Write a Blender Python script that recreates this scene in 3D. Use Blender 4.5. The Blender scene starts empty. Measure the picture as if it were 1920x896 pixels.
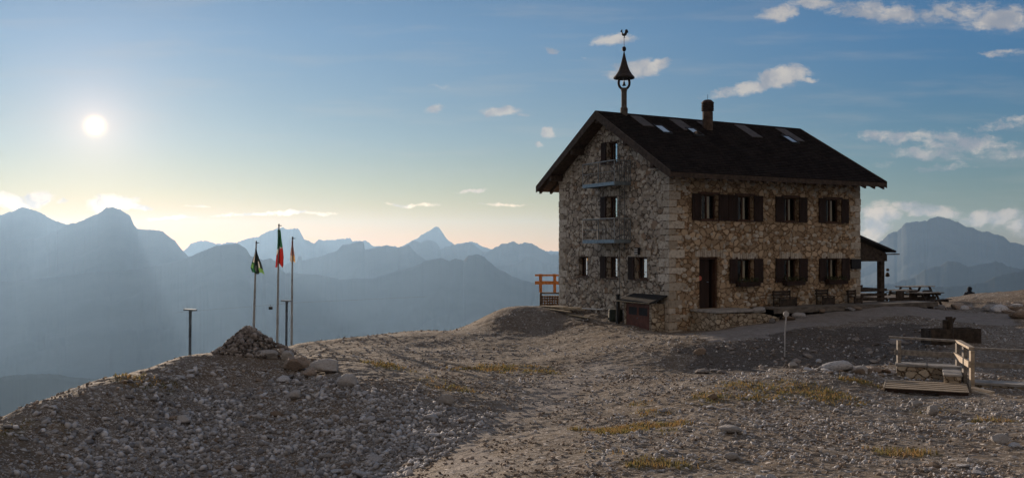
import bpy, bmesh, math, random
import numpy as np
from mathutils import Vector, Matrix, Euler
R = math.radians
S = bpy.context.scene
COL = S.collection
rnd = random.Random(7)
rng = np.random.default_rng(11)

# ------------------------------------------------------------------ camera, world, sun, exposure
F = 1700.0; CX = 960.0; HY = 468.0; EYE = 3.0      # focal length, centre, horizon (in photo pixels), eye height
cam = bpy.data.cameras.new('camera'); cam_o = bpy.data.objects.new('camera', cam); COL.objects.link(cam_o)
cam_o.location = (0, 0, EYE); cam_o.rotation_euler = (R(90), 0, 0)
cam.sensor_width = 36; cam.lens = 36 * F / 1920.0
cam.shift_y = (HY - 448.0) / 1920.0
cam.clip_start = 0.1; cam.clip_end = 120000
S.camera = cam_o
S.view_settings.view_transform = 'Standard'; S.view_settings.look = 'None'
S.view_settings.exposure = 0.45; S.view_settings.gamma = 1.0
S.view_settings.use_curve_mapping = False
S.cycles.max_bounces = 6; S.cycles.volume_bounces = 2; S.cycles.transparent_max_bounces = 6
S.cycles.use_denoising = True
S.cycles.sample_clamp_indirect = 4.0

SUN = Vector((-782, 1700, 232)).normalized()
SUN_EL = math.asin(SUN.z); SUN_AZ = math.atan2(SUN.x, SUN.y)
sun = bpy.data.lights.new('sun', 'SUN'); sun_o = bpy.data.objects.new('sun', sun); COL.objects.link(sun_o)
sun.energy = 5.0; sun.angle = R(0.6); sun.color = (1.0, 0.79, 0.60)
sun_o.rotation_euler = SUN.to_track_quat('Z', 'Y').to_euler()

SKY_STRENGTH = 0.088
W = bpy.data.worlds.new('World'); S.world = W; W.use_nodes = True
wt = W.node_tree; wt.nodes.clear()
def N(t, typ, **kw):
    n = t.nodes.new(typ)
    ins = kw.pop('ins', None)
    for k, v in kw.items(): setattr(n, k, v)
    if ins:
        for k, v in ins.items():
            s = n.inputs[k]
            if isinstance(v, bpy.types.NodeSocket): t.links.new(v, s)
            else: s.default_value = v
    return n
def M(t, op, a, b=0.0, c=None, clamp=False):
    n = t.nodes.new('ShaderNodeMath'); n.operation = op; n.use_clamp = clamp
    for i, v in enumerate((a, b) if c is None else (a, b, c)):
        if isinstance(v, bpy.types.NodeSocket): t.links.new(v, n.inputs[i])
        else: n.inputs[i].default_value = v
    return n.outputs[0]
def MIX(t, f, a, b, mode='MIX'):
    n = t.nodes.new('ShaderNodeMix'); n.data_type = 'RGBA'; n.blend_type = mode
    for i, v in ((0, f), (6, a), (7, b)):
        if isinstance(v, bpy.types.NodeSocket): t.links.new(v, n.inputs[i])
        elif i == 0: n.inputs[0].default_value = v
        else: n.inputs[i].default_value = (v[0], v[1], v[2], 1)
    return n.outputs[2]
def MR(t, v, a, b, c=0.0, d=1.0, smooth=True):
    n = t.nodes.new('ShaderNodeMapRange'); n.interpolation_type = 'SMOOTHSTEP' if smooth else 'LINEAR'
    t.links.new(v, n.inputs[0])
    for i, x in enumerate((a, b, c, d)): n.inputs[1 + i].default_value = x
    return n.outputs[0]

sky = N(wt, 'ShaderNodeTexSky', sky_type='NISHITA', sun_disc=False, sun_elevation=SUN_EL, sun_rotation=SUN_AZ,
        altitude=2700, air_density=1.0, dust_density=0.6, ozone_density=3.0)
geo = N(wt, 'ShaderNodeTexCoord')
nrm = N(wt, 'ShaderNodeVectorMath', operation='NORMALIZE', ins={0: geo.outputs['Generated']}).outputs[0]
sp = N(wt, 'ShaderNodeSeparateXYZ', ins={0: nrm})
ysafe = M(wt, 'MAXIMUM', sp.outputs[1], 0.05)
U = M(wt, 'DIVIDE', sp.outputs[0], ysafe); V = M(wt, 'DIVIDE', sp.outputs[2], ysafe)
sd = N(wt, 'ShaderNodeVectorMath', operation='DOT_PRODUCT', ins={0: nrm, 1: tuple(SUN)}).outputs['Value']
uv = N(wt, 'ShaderNodeCombineXYZ', ins={0: U, 1: V}).outputs[0]
warp = N(wt, 'ShaderNodeTexNoise', ins={'Vector': uv, 'Scale': 28.0, 'Detail': 6.0, 'Roughness': 0.62})
wv = N(wt, 'ShaderNodeVectorMath', operation='SUBTRACT', ins={0: warp.outputs['Color'], 1: (0.5, 0.5, 0.5)}).outputs[0]
wv = N(wt, 'ShaderNodeVectorMath', operation='MULTIPLY', ins={0: wv, 1: (0.030, 0.016, 0)}).outputs[0]
uvw = N(wt, 'ShaderNodeVectorMath', operation='ADD', ins={0: uv, 1: wv}).outputs[0]
# clouds: centre, half width, half height (in photo pixels at infinity), tilt, strength
CLOUDS = [
 (1150,76,44,13,2,1.0),(1190,132,66,20,6,1.15),(1240,122,24,14,10,.8),(1035,97,20,9,-20,.6),(1100,108,16,5,-12,.35),
 (1395,165,92,13,12,.8),(1470,142,62,20,10,1.1),(1510,148,34,7,-3,.7),
 (815,205,24,9,5,.8),(935,211,46,11,0,1.0),(980,217,24,4,-4,.5),(1028,248,24,12,3,1.0),(1010,271,14,6,0,.7),(830,162,40,8,0,.18),
 (1460,24,46,17,8,.85),(1530,8,60,14,-5,.8),(1650,22,130,22,-4,.7),(1790,24,120,26,2,.6),(1880,38,90,26,10,.8),(1880,100,55,10,0,.5),
 (1680,258,110,16,-3,.6),(1790,268,140,24,-4,.6),(1880,235,90,14,12,.5),(1740,290,90,14,-4,.6),(1900,292,80,14,0,.5),(1780,315,90,10,3,.35),(1660,305,60,8,8,.2),
 (20,380,44,18,-15,1.1),(74,374,32,18,8,1.2),(115,380,14,6,0,.6),(205,382,62,17,5,1.3),(258,386,30,8,-2,.9),(372,386,40,3,-3,.4),(545,401,100,5,2,.7),
 (770,384,80,4,-3,.55),(890,358,40,5,5,.6),(940,384,80,4,0,.5),(330,408,70,5,0,.6),(470,404,90,4,2,.6),
 (1655,398,46,24,8,.95),(1700,386,60,12,0,.8),(1640,430,40,30,0,.95),(1760,398,60,13,-6,.9),(1835,412,36,18,10,1.0),(1880,408,44,16,20,.9),
 (1915,425,40,24,0,.7),(1650,452,40,18,0,.55),(1725,398,26,10,8,.9)]
acc = None
for (px, py, rx, ry, tilt, st) in CLOUDS:
    vr = N(wt, 'ShaderNodeVectorMath', operation='SUBTRACT', ins={0: uvw, 1: ((px-CX)/F, (HY-py)/F, 0)}).outputs[0]
    mp = N(wt, 'ShaderNodeMapping', vector_type='TEXTURE', ins={0: vr})
    mp.inputs['Rotation'].default_value = (0, 0, R(tilt)); mp.inputs['Scale'].default_value = (rx/F*1.25, ry/F*1.35, 1)
    ln = N(wt, 'ShaderNodeVectorMath', operation='LENGTH', ins={0: mp.outputs[0]}).outputs['Value']
    m = MR(wt, ln, 1.0, 0.15, 0.0, st*1.18)
    acc = m if acc is None else M(wt, 'MAXIMUM', acc, m)
cn = N(wt, 'ShaderNodeMapping', ins={0: uvw}); cn.inputs['Scale'].default_value = (1, 1.9, 1)
fine = N(wt, 'ShaderNodeTexNoise', ins={'Vector': cn.outputs[0], 'Scale': 52.0, 'Detail': 10.0, 'Roughness': 0.66}).outputs[0]
dens = M(wt, 'ADD', acc, M(wt, 'MULTIPLY', M(wt, 'SUBTRACT', fine, 0.5), 2.3))
dens = M(wt, 'MULTIPLY', MR(wt, dens, 0.12, 1.0), MR(wt, acc, 0.0, 0.3))
# faint cirrus veil
ci_m = N(wt, 'ShaderNodeMapping', ins={0: uv}); ci_m.inputs['Scale'].default_value = (2.2, 17, 1); ci_m.inputs['Rotation'].default_value = (0, 0, R(-4))
ci = N(wt, 'ShaderNodeTexNoise', ins={'Vector': ci_m.outputs[0], 'Scale': 2.6, 'Detail': 7.0, 'Roughness': 0.55}).outputs[0]
veil = M(wt, 'MULTIPLY', MR(wt, ci, 0.46, 0.75), 0.16)
# sun aureole
ang = M(wt, 'ARCCOSINE', M(wt, 'MINIMUM', sd, 1.0))
shade = N(wt, 'ShaderNodeTexNoise', ins={'Vector': N(wt, 'ShaderNodeVectorMath', operation='ADD', ins={0: uvw, 1: (0.006, -0.010, 0)}).outputs[0], 'Scale': 34.0, 'Detail': 5.0}).outputs[0]
ccol = MIX(wt, MR(wt, shade, 0.36, 0.66), (0.44, 0.46, 0.52), (0.86, 0.78, 0.70))
ccol = MIX(wt, MR(wt, V, 0.09, 0.02), ccol, MIX(wt, MR(wt, sd, 0.62, 0.92), MIX(wt, MR(wt, shade, 0.36, 0.6), (0.55, 0.52, 0.50), (1.05, 0.86, 0.66)), MIX(wt, MR(wt, shade, 0.36, 0.55), (1.3, 1.0, 0.74), (3.0, 2.1, 1.25))))
skyc = N(wt, 'ShaderNodeVectorMath', operation='SCALE', ins={0: sky.outputs[0], 'Scale': SKY_STRENGTH}).outputs[0]
skyc = MIX(wt, 1.0, skyc, MIX(wt, MR(wt, V, 0.0, 0.24, 0, 1, False), (1.06, 0.80, 0.52), (1.56, 1.60, 1.46)), 'MULTIPLY')
skyc = MIX(wt, 1.0, skyc, MIX(wt, M(wt, 'MULTIPLY', MR(wt, V, 0.13, 0.0), MR(wt, sd, 0.72, 0.93, 0.25, 1.0)), (1,1,1), (1.08, 0.78, 0.36)), 'MULTIPLY')
skyc = MIX(wt, 1.0, skyc, MIX(wt, M(wt, 'MULTIPLY', MR(wt, V, 0.075, 0.0), MR(wt, sd, 0.72, 0.93, 0.15, 1.0)), (1,1,1), (1.14, 0.80, 0.20)), 'MULTIPLY')
skyc = MIX(wt, 1.0, skyc, MIX(wt, M(wt, 'MULTIPLY', MR(wt, sd, 0.92, 0.60), MR(wt, V, 0.02, 0.22)), (1,1,1), (0.64, 0.86, 1.0)), 'MULTIPLY')
warm = M(wt, 'MULTIPLY', M(wt, 'EXPONENT', M(wt, 'MULTIPLY', M(wt, 'ABSOLUTE', sp.outputs[2]), -1/0.055)), MR(wt, sd, 0.70, 0.97))
skyc = N(wt, 'ShaderNodeVectorMath', operation='ADD', ins={0: skyc, 1: N(wt, 'ShaderNodeVectorMath', operation='SCALE', ins={0: (1.0, 0.66, 0.24), 'Scale': M(wt, 'MULTIPLY', warm, 0.40)}).outputs[0]}).outputs[0]
skyc = N(wt, 'ShaderNodeVectorMath', operation='ADD', ins={0: skyc, 1: N(wt, 'ShaderNodeVectorMath', operation='SCALE', ins={0: (1.0, 0.62, 0.16), 'Scale': M(wt, 'MULTIPLY', M(wt, 'MULTIPLY', M(wt, 'EXPONENT', M(wt, 'MULTIPLY', M(wt, 'ABSOLUTE', sp.outputs[2]), -1/0.10)), MR(wt, sd, 0.60, 0.95)), 0.25)}).outputs[0]}).outputs[0]
skyv = MIX(wt, veil, skyc, (0.75, 0.68, 0.60))
# unseen cloud added overhead and behind the viewer as fill light
hi_n = N(wt, 'ShaderNodeTexNoise', ins={'Vector': nrm, 'Scale': 3.2, 'Detail': 5.0}).outputs[0]
over = M(wt, 'MULTIPLY', M(wt, 'MAXIMUM', MR(wt, sp.outputs[2], 0.32, 0.62), MR(wt, sp.outputs[1], 0.25, -0.35)), MR(wt, hi_n, 0.30, 0.55, 0.55, 1.0))
over = M(wt, 'MULTIPLY', over, MR(wt, sp.outputs[2], -0.05, 0.05))
skyv = MIX(wt, over, skyv, MIX(wt, MR(wt, sp.outputs[1], 0.2, -0.4), (0.31, 0.38, 0.51), (0.54, 0.44, 0.36)))
skyf = MIX(wt, M(wt, 'MULTIPLY', dens, 0.88), skyv, ccol)
disc = M(wt, 'EXPONENT', M(wt, 'MULTIPLY', M(wt, 'POWER', M(wt, 'MULTIPLY', ang, 1/R(0.36)), 2.0), -1.0))
glow = M(wt, 'ADD', M(wt, 'MULTIPLY', M(wt, 'EXPONENT', M(wt, 'MULTIPLY', ang, -1/R(1.5))), 0.60),
         M(wt, 'MULTIPLY', M(wt, 'EXPONENT', M(wt, 'MULTIPLY', ang, -1/R(4.0))), 0.26))
g1 = N(wt, 'ShaderNodeVectorMath', operation='SCALE', ins={0: (1.0, 0.60, 0.42), 'Scale': glow}).outputs[0]
g2 = N(wt, 'ShaderNodeVectorMath', operation='SCALE', ins={0: (5.0, 3.2, 1.3), 'Scale': disc}).outputs[0]
tot = N(wt, 'ShaderNodeVectorMath', operation='ADD', ins={0: N(wt, 'ShaderNodeVectorMath', operation='ADD', ins={0: skyf, 1: g1}).outputs[0], 1: g2}).outputs[0]
bg = N(wt, 'ShaderNodeBackground', ins={'Color': tot, 'Strength': 0.5})
wo = N(wt, 'ShaderNodeOutputWorld', ins={'Surface': bg.outputs[0]})
W.cycles.sampling_method = 'MANUAL'; W.cycles.sample_map_resolution = 1024

# ------------------------------------------------------------------ helpers
def at(px, py, Y): return Vector(((px-CX)/F*Y, Y, EYE-(py-HY)/F*Y))
def tag(o, label=None, cat=None, group=None, kind=None):
    if label: o['label'] = label
    if cat: o['category'] = cat
    if group: o['group'] = group
    if kind: o['kind'] = kind
    return o
def empty(name, loc=(0,0,0), rz=0.0, label=None, cat=None, group=None):
    o = bpy.data.objects.new(name, None); COL.objects.link(o); o.location = loc; o.rotation_euler = (0,0,rz)
    o.empty_display_size = 0.2
    return tag(o, label, cat, group)
def link_mesh(name, me, mats, parent=None, smooth=False):
    o = bpy.data.objects.new(name, me); COL.objects.link(o)
    for m in (mats if isinstance(mats, (list, tuple)) else [mats]): me.materials.append(m)
    if smooth: me.polygons.foreach_set('use_smooth', [True]*len(me.polygons))
    if parent: o.parent = parent
    return o
def np_mesh(name, V_, F_, mats, parent=None, smooth=False, mi=None):
    V_ = np.asarray(V_, dtype=np.float32); F_ = np.asarray(F_, dtype=np.int32)
    me = bpy.data.meshes.new(name); k = F_.shape[1]
    me.vertices.add(len(V_)); me.vertices.foreach_set('co', V_.ravel())
    me.loops.add(F_.size); me.loops.foreach_set('vertex_index', F_.ravel())
    me.polygons.add(len(F_)); me.polygons.foreach_set('loop_start', np.arange(0, F_.size, k, dtype=np.int32))
    me.polygons.foreach_set('loop_total', np.full(len(F_), k, dtype=np.int32))
    if mi is not None: me.polygons.foreach_set('material_index', np.asarray(mi, dtype=np.int32))
    me.update(calc_edges=True)
    if smooth: me.polygons.foreach_set('use_smooth', np.ones(len(F_), dtype=bool))
    o = bpy.data.objects.new(name, me); COL.objects.link(o)
    for m in (mats if isinstance(mats, (list, tuple)) else [mats]): me.materials.append(m)
    if parent: o.parent = parent
    return o
class MB:
    def __init__(s): s.v = []; s.f = []; s.m = []
    def add(s, vs, fs, mi=0):
        b = len(s.v); s.v += [tuple(v) for v in vs]; s.f += [tuple(b+i for i in f) for f in fs]; s.m += [mi]*len(fs); return s
    def box(s, x0, x1, y0, y1, z0, z1, mi=0):
        v = [(x,y,z) for z in (z0,z1) for y in (y0,y1) for x in (x0,x1)]
        return s.add(v, [(0,2,3,1),(4,5,7,6),(0,1,5,4),(2,6,7,3),(0,4,6,2),(1,3,7,5)], mi)
    def obox(s, c, d, rot=None, mi=0):
        m = rot if isinstance(rot, Matrix) else (Euler(rot).to_matrix() if rot else Matrix.Identity(3))
        v = [Vector(c) + m @ Vector((sx*d[0]/2, sy*d[1]/2, sz*d[2]/2)) for sz in (-1,1) for sy in (-1,1) for sx in (-1,1)]
        return s.add(v, [(0,2,3,1),(4,5,7,6),(0,1,5,4),(2,6,7,3),(0,4,6,2),(1,3,7,5)], mi)
    def beam(s, a, b, w, h, mi=0):
        a, b = Vector(a), Vector(b); d = (b-a); L = d.length; x = d.normalized()
        up = Vector((0,0,1)) if abs(x.z) < .95 else Vector((0,1,0))
        y = up.cross(x).normalized(); z = x.cross(y)
        m = Matrix((x, y, z)).transposed()
        return s.obox((a+b)/2, (L, w, h), m, mi)
    def tube(s, pts, rad, n=8, mi=0, caps=True):
        pts = [Vector(p) for p in pts]; rr = rad if isinstance(rad, (list, tuple)) else [rad]*len(pts)
        rings = []; ref = None
        for i, p in enumerate(pts):
            d = (pts[min(i+1, len(pts)-1)] - pts[max(i-1, 0)]).normalized()
            if ref is None: ref = Vector((0,0,1)) if abs(d.z) < .9 else Vector((1,0,0))
            a = (ref - d*ref.dot(d)).normalized(); b = d.cross(a); ref = a
            rings.append([p + (a*math.cos(2*math.pi*k/n) + b*math.sin(2*math.pi*k/n))*rr[i] for k in range(n)])
        v = [q for r in rings for q in r]
        f = [(i*n+k, i*n+(k+1)%n, (i+1)*n+(k+1)%n, (i+1)*n+k) for i in range(len(pts)-1) for k in range(n)]
        if caps: f += [tuple(reversed(range(n))), tuple((len(pts)-1)*n+k for k in range(n))]
        return s.add(v, f, mi)
    def lathe(s, prof, c=(0,0,0), n=20, mi=0):
        v = [(c[0]+r*math.cos(2*math.pi*k/n), c[1]+r*math.sin(2*math.pi*k/n), c[2]+z) for r, z in prof for k in range(n)]
        f = [(i*n+k, i*n+(k+1)%n, (i+1)*n+(k+1)%n, (i+1)*n+k) for i in range(len(prof)-1) for k in range(n)]
        f += [tuple(reversed(range(n))), tuple((len(prof)-1)*n+k for k in range(n))]
        return s.add(v, f, mi)
    def prism(s, pts, off, mi=0):
        n = len(pts); o = Vector(off); pts = [Vector(p) for p in pts]
        v = pts + [p+o for p in pts]
        f = [tuple(range(n)), tuple(reversed(range(n, 2*n)))] + [(i, i+n, (i+1)%n+n, (i+1)%n) for i in range(n)]
        return s.add(v, f, mi)
    def build(s, name, mats, parent=None, smooth=False, bevel=0.0, recalc=True):
        me = bpy.data.meshes.new(name); me.from_pydata(s.v, [], s.f); me.polygons.foreach_set('material_index', s.m)
        if recalc:
            bm = bmesh.new(); bm.from_mesh(me); bmesh.ops.recalc_face_normals(bm, faces=bm.faces[:]); bm.to_mesh(me); bm.free()
        me.update()
        o = link_mesh(name, me, mats, parent, smooth)
        if bevel:
            b = o.modifiers.new('b', 'BEVEL'); b.width = bevel; b.segments = 2; b.limit_method = 'ANGLE'
        return o

# numpy value noise
TAB = rng.random((256, 256)).astype(np.float64)
def vn(x, y, seed=0):
    x = x + seed*17.31; y = y + seed*9.77
    xi = np.floor(x).astype(np.int64); yi = np.floor(y).astype(np.int64)
    fx = x-xi; fy = y-yi; fx = fx*fx*(3-2*fx); fy = fy*fy*(3-2*fy)
    a = TAB[xi & 255, yi & 255]; b = TAB[(xi+1) & 255, yi & 255]; c = TAB[xi & 255, (yi+1) & 255]; d = TAB[(xi+1) & 255, (yi+1) & 255]
    return (a*(1-fx)+b*fx)*(1-fy)+(c*(1-fx)+d*fx)*fy - 0.5
def fbm(x, y, o=4, seed=0, g=0.5):
    s = 0; a = 1.0
    for i in range(o): s = s + a*vn(x*2**i, y*2**i, seed+i*3); a *= g
    return s

# ------------------------------------------------------------------ materials
def newmat(name):
    m = bpy.data.materials.new(name); m.use_nodes = True; t = m.node_tree
    b = t.nodes['Principled BSDF']; return m, t, b
def simple(name, col, rough=0.8, metal=0.0, scale=6.0, var=0.35, bump=0.0, bscale=None, stretch=(1,1,1), spec=0.3, col2=None):
    m, t, b = newmat(name)
    tc = N(t, 'ShaderNodeTexCoord').outputs['Object']
    mp = N(t, 'ShaderNodeMapping', ins={0: tc}); mp.inputs['Scale'].default_value = stretch
    n = N(t, 'ShaderNodeTexNoise', ins={'Vector': mp.outputs[0], 'Scale': scale, 'Detail': 5.0, 'Roughness': 0.6}).outputs[0]
    c1 = tuple(c*(1-var) for c in col); c2 = col2 or tuple(min(1, c*(1+var)) for c in col)
    t.links.new(MIX(t, MR(t, n, 0.3, 0.7), c1, c2), b.inputs['Base Color'])
    b.inputs['Roughness'].default_value = rough; b.inputs['Metallic'].default_value = metal
    b.inputs['Specular IOR Level'].default_value = spec
    if bump:
        n2 = N(t, 'ShaderNodeTexNoise', ins={'Vector': mp.outputs[0], 'Scale': bscale or scale*4, 'Detail': 4.0}).outputs[0]
        bp = N(t, 'ShaderNodeBump', ins={'Height': n2, 'Strength': 0.8, 'Distance': bump})
        t.links.new(bp.outputs[0], b.inputs['Normal'])
    return m
def masonry(name, scale=3.6, tint=(1,1,1), mortar=(0.13, 0.095, 0.065), flat=(1,1,1.35), j=.1):
    m, t, b = newmat(name)
    tc = N(t, 'ShaderNodeTexCoord').outputs['Object']
    wn = N(t, 'ShaderNodeTexNoise', ins={'Vector': tc, 'Scale': 2.2, 'Detail': 3.0})
    wv_ = N(t, 'ShaderNodeVectorMath', operation='MULTIPLY_ADD', ins={0: wn.outputs['Color'], 1: (0.22, 0.22, 0.22), 2: tc}).outputs[0]
    mp = N(t, 'ShaderNodeMapping', ins={0: wv_}); mp.inputs['Scale'].default_value = flat
    # two stone sizes, patchwise
    def layer(sc):
        e = N(t, 'ShaderNodeTexVoronoi', feature='DISTANCE_TO_EDGE', ins={'Vector': mp.outputs[0], 'Scale': sc, 'Randomness': 0.95}).outputs[0]
        c = N(t, 'ShaderNodeTexVoronoi', feature='F1', ins={'Vector': mp.outputs[0], 'Scale': sc, 'Randomness': 0.95}).outputs['Color']
        return e, c
    e1, c1 = layer(scale); e2, c2 = layer(scale*1.9)
    d1_ = N(t, 'ShaderNodeTexVoronoi', feature='F1', ins={'Vector': mp.outputs[0], 'Scale': scale, 'Randomness': 0.95}).outputs['Distance']
    m1 = M(t, 'MULTIPLY', MR(t, e1, .02, j), MR(t, d1_, .66, .54)); m2 = MR(t, e2, .03, j*1.3)
    sel = MR(t, m1, .12, .3)
    e = M(t, 'ADD', M(t, 'MULTIPLY', m1, sel), M(t, 'MULTIPLY', M(t, 'MULTIPLY', m2, M(t, 'SUBTRACT', 1.0, m1)), M(t, 'SUBTRACT', .85, sel)), clamp=True)
    c = MIX(t, sel, c2, c1)
    sc_ = N(t, 'ShaderNodeSeparateXYZ', ins={0: c})
    stone = MIX(t, sc_.outputs[0], tuple(v*k for v, k in zip((0.27, 0.235, 0.195), tint)), tuple(v*k for v, k in zip((0.58, 0.53, 0.47), tint)))
    stone = MIX(t, MR(t, sc_.outputs[1], 0.72, 1.0, 0, 0.7), stone, tuple(v*k for v, k in zip((0.30, 0.20, 0.13), tint)))
    fn = N(t, 'ShaderNodeTexNoise', ins={'Vector': tc, 'Scale': 22.0, 'Detail': 5.0}).outputs[0]
    stone = MIX(t, MR(t, fn, 0.4, 0.75, 0, 0.3), stone, tuple(v*k for v, k in zip((0.10, 0.09, 0.075), tint)))
    joint = e
    colr = MIX(t, joint, mortar, stone)
    t.links.new(colr, b.inputs['Base Color']); b.inputs['Roughness'].default_value = 0.92; b.inputs['Specular IOR Level'].default_value = 0.15
    h = M(t, 'ADD', e, M(t, 'MULTIPLY', fn, 0.35))
    bp = N(t, 'ShaderNodeBump', ins={'Height': h, 'Strength': 0.8, 'Distance': 0.045})
    t.links.new(bp.outputs[0], b.inputs['Normal'])
    return m
M_wall = masonry('rubble masonry', 3.1, (1.12,.94,.75), (0.165,0.108,0.062), j=.12)  # long side copy, its warm light partly tinted into the stone
M_gable = masonry('gable masonry', 2.8, (1.0,.98,.96), (0.092,0.075,0.060), j=.13)  # gable copy, its cooler light partly tinted into the stone
M_low = masonry('low wall masonry', 4.2, (1.0,.95,.85), (0.10,0.07,0.045))
def quoinmat():
    m, t, b = newmat('cut stone'); tc = N(t, 'ShaderNodeTexCoord').outputs['Object']; ri = N(t, 'ShaderNodeNewGeometry').outputs['Random Per Island']
    n = N(t, 'ShaderNodeTexNoise', ins={'Vector': tc, 'Scale': 9.0, 'Detail': 6.0}).outputs[0]
    c = MIX(t, ri, (0.36,0.31,0.25), (0.62,0.57,0.50)); c = MIX(t, MR(t, n, .45, .7, 0, .6), c, (0.20,0.17,0.13)); t.links.new(c, b.inputs['Base Color']); b.inputs['Roughness'].default_value = .92
    bp = N(t, 'ShaderNodeBump', ins={'Height': n, 'Strength': .8, 'Distance': .03}); t.links.new(bp.outputs[0], b.inputs['Normal']); return m
M_quoin = quoinmat()
M_slab = simple('stone slab', (0.30,0.29,0.28), .85, scale=4.0, var=.3, bump=.01)
M_dark = simple('dark brown wood', (0.030,0.016,0.012), .75, scale=8, var=.4, stretch=(1,1,.15), bump=.004)
M_beam = simple('weathered roof timber', (0.060,0.042,0.032), .8, scale=8, var=.4, bump=.004)
M_frame = simple('brown window frame', (0.07,0.035,0.022), .6, scale=8, var=.3)
M_deck = simple('grey deck wood', (0.14,0.125,0.11), .8, scale=10, var=.4, stretch=(.3,1,1), bump=.004)
M_pale = simple('pale sunlit timber', (0.38,0.315,0.24), .7, scale=12, var=.25, stretch=(.3,1,1), bump=.003)
M_greyw = simple('silvered timber', (0.23,0.21,0.19), .8, scale=12, var=.35, bump=.004)
M_orange = simple('orange stained timber', (0.42,0.17,0.05), .7, scale=10, var=.3, bump=.003)
M_red = simple('red brown paint', (0.12,0.045,0.030), .6, scale=5, var=.3)
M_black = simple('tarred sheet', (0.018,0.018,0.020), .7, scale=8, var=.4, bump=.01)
M_steel = simple('galvanised steel', (0.24,0.30,0.35), .55, metal=.6, scale=9, var=.2)
M_mesh = simple('dull steel', (0.12,0.13,0.14), .6, metal=.5, scale=9, var=.2)
M_dull = simple('weathered galvanised tube', (0.27,0.30,0.32), .65, metal=.3, scale=9, var=.2)
M_iron = simple('black wrought iron', (0.012,0.012,0.016), .5, metal=.3, scale=9, var=.2)
M_curtain = simple('cream curtain', (0.68,0.57,0.42), .9, scale=30, var=.18, stretch=(1,1,.05), bump=.01)
M_white = simple('white paint', (0.72,0.72,0.70), .6, scale=8, var=.1)
M_pole = simple('grey painted pole', (0.33,0.36,0.38), .5, metal=.2, scale=5, var=.2)
M_plank = simple('weathered plank', (0.33,0.27,0.18), .8, scale=9, var=.45, stretch=(.3,1,1), bump=.004)
M_log = simple('dark old log', (0.05,0.038,0.03), .85, scale=7, var=.5, bump=.01)
M_plant = simple('potted leaves', (0.045,0.055,0.025), .8, scale=20, var=.4)
M_signred = simple('red sign face', (0.5,0.12,0.08), .6, scale=30, var=.1)
def glassmat(name, dark=(0.01,0.012,0.014), refl=0.35):
    m, t, b = newmat(name)
    b.inputs['Base Color'].default_value = (*dark, 1); b.inputs['Roughness'].default_value = 0.03
    b.inputs['Specular IOR Level'].default_value = 0.35; b.inputs['IOR'].default_value = 1.45
    g = N(t, 'ShaderNodeBsdfGlossy', ins={'Color': (0.9,0.93,0.95,1), 'Roughness': 0.02})
    mx = N(t, 'ShaderNodeMixShader', ins={0: refl, 1: b.outputs[0], 2: g.outputs[0]})
    t.links.new(mx.outputs[0], t.nodes['Material Output'].inputs[0]); return m
M_glass = glassmat('dark window glass', refl=.04)
M_sky = glassmat('skylight glass', refl=.45)
M_mirror = glassmat('bright reflecting window glass', refl=0.6)
# roof: dark shingles laid in courses
def roofmat():
    m, t, b = newmat('dark larch shingles')
    tc = N(t, 'ShaderNodeTexCoord').outputs['Object']
    sx = N(t, 'ShaderNodeSeparateXYZ', ins={0: tc})
    sl = M(t, 'MULTIPLY', sx.outputs[2], 2.0)
    cv = N(t, 'ShaderNodeCombineXYZ', ins={0: sx.outputs[0], 1: sl}).outputs[0]
    br = N(t, 'ShaderNodeTexBrick', ins={'Vector': cv, 'Color1': (0.014,0.011,0.011,1), 'Color2': (0.031,0.024,0.022,1), 'Mortar': (0.008,0.006,0.006,1),
          'Scale': 1.0, 'Mortar Size': 0.015, 'Brick Width': 0.22, 'Row Height': 0.26})
    nz = N(t, 'ShaderNodeTexNoise', ins={'Vector': tc, 'Scale': 1.3, 'Detail': 6.0}).outputs[0]
    t.links.new(MIX(t, MR(t, nz, .4, .75, 0, .45), br.outputs[0], (0.030,0.025,0.024)), b.inputs['Base Color'])
    b.inputs['Roughness'].default_value = 0.95; b.inputs['Specular IOR Level'].default_value = 0.05
    bp = N(t, 'ShaderNodeBump', ins={'Height': br.outputs['Fac'], 'Strength': 0.6, 'Distance': 0.03}); bp.invert = True
    t.links.new(bp.outputs[0], b.inputs['Normal']); return m
M_roof = roofmat()

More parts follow.
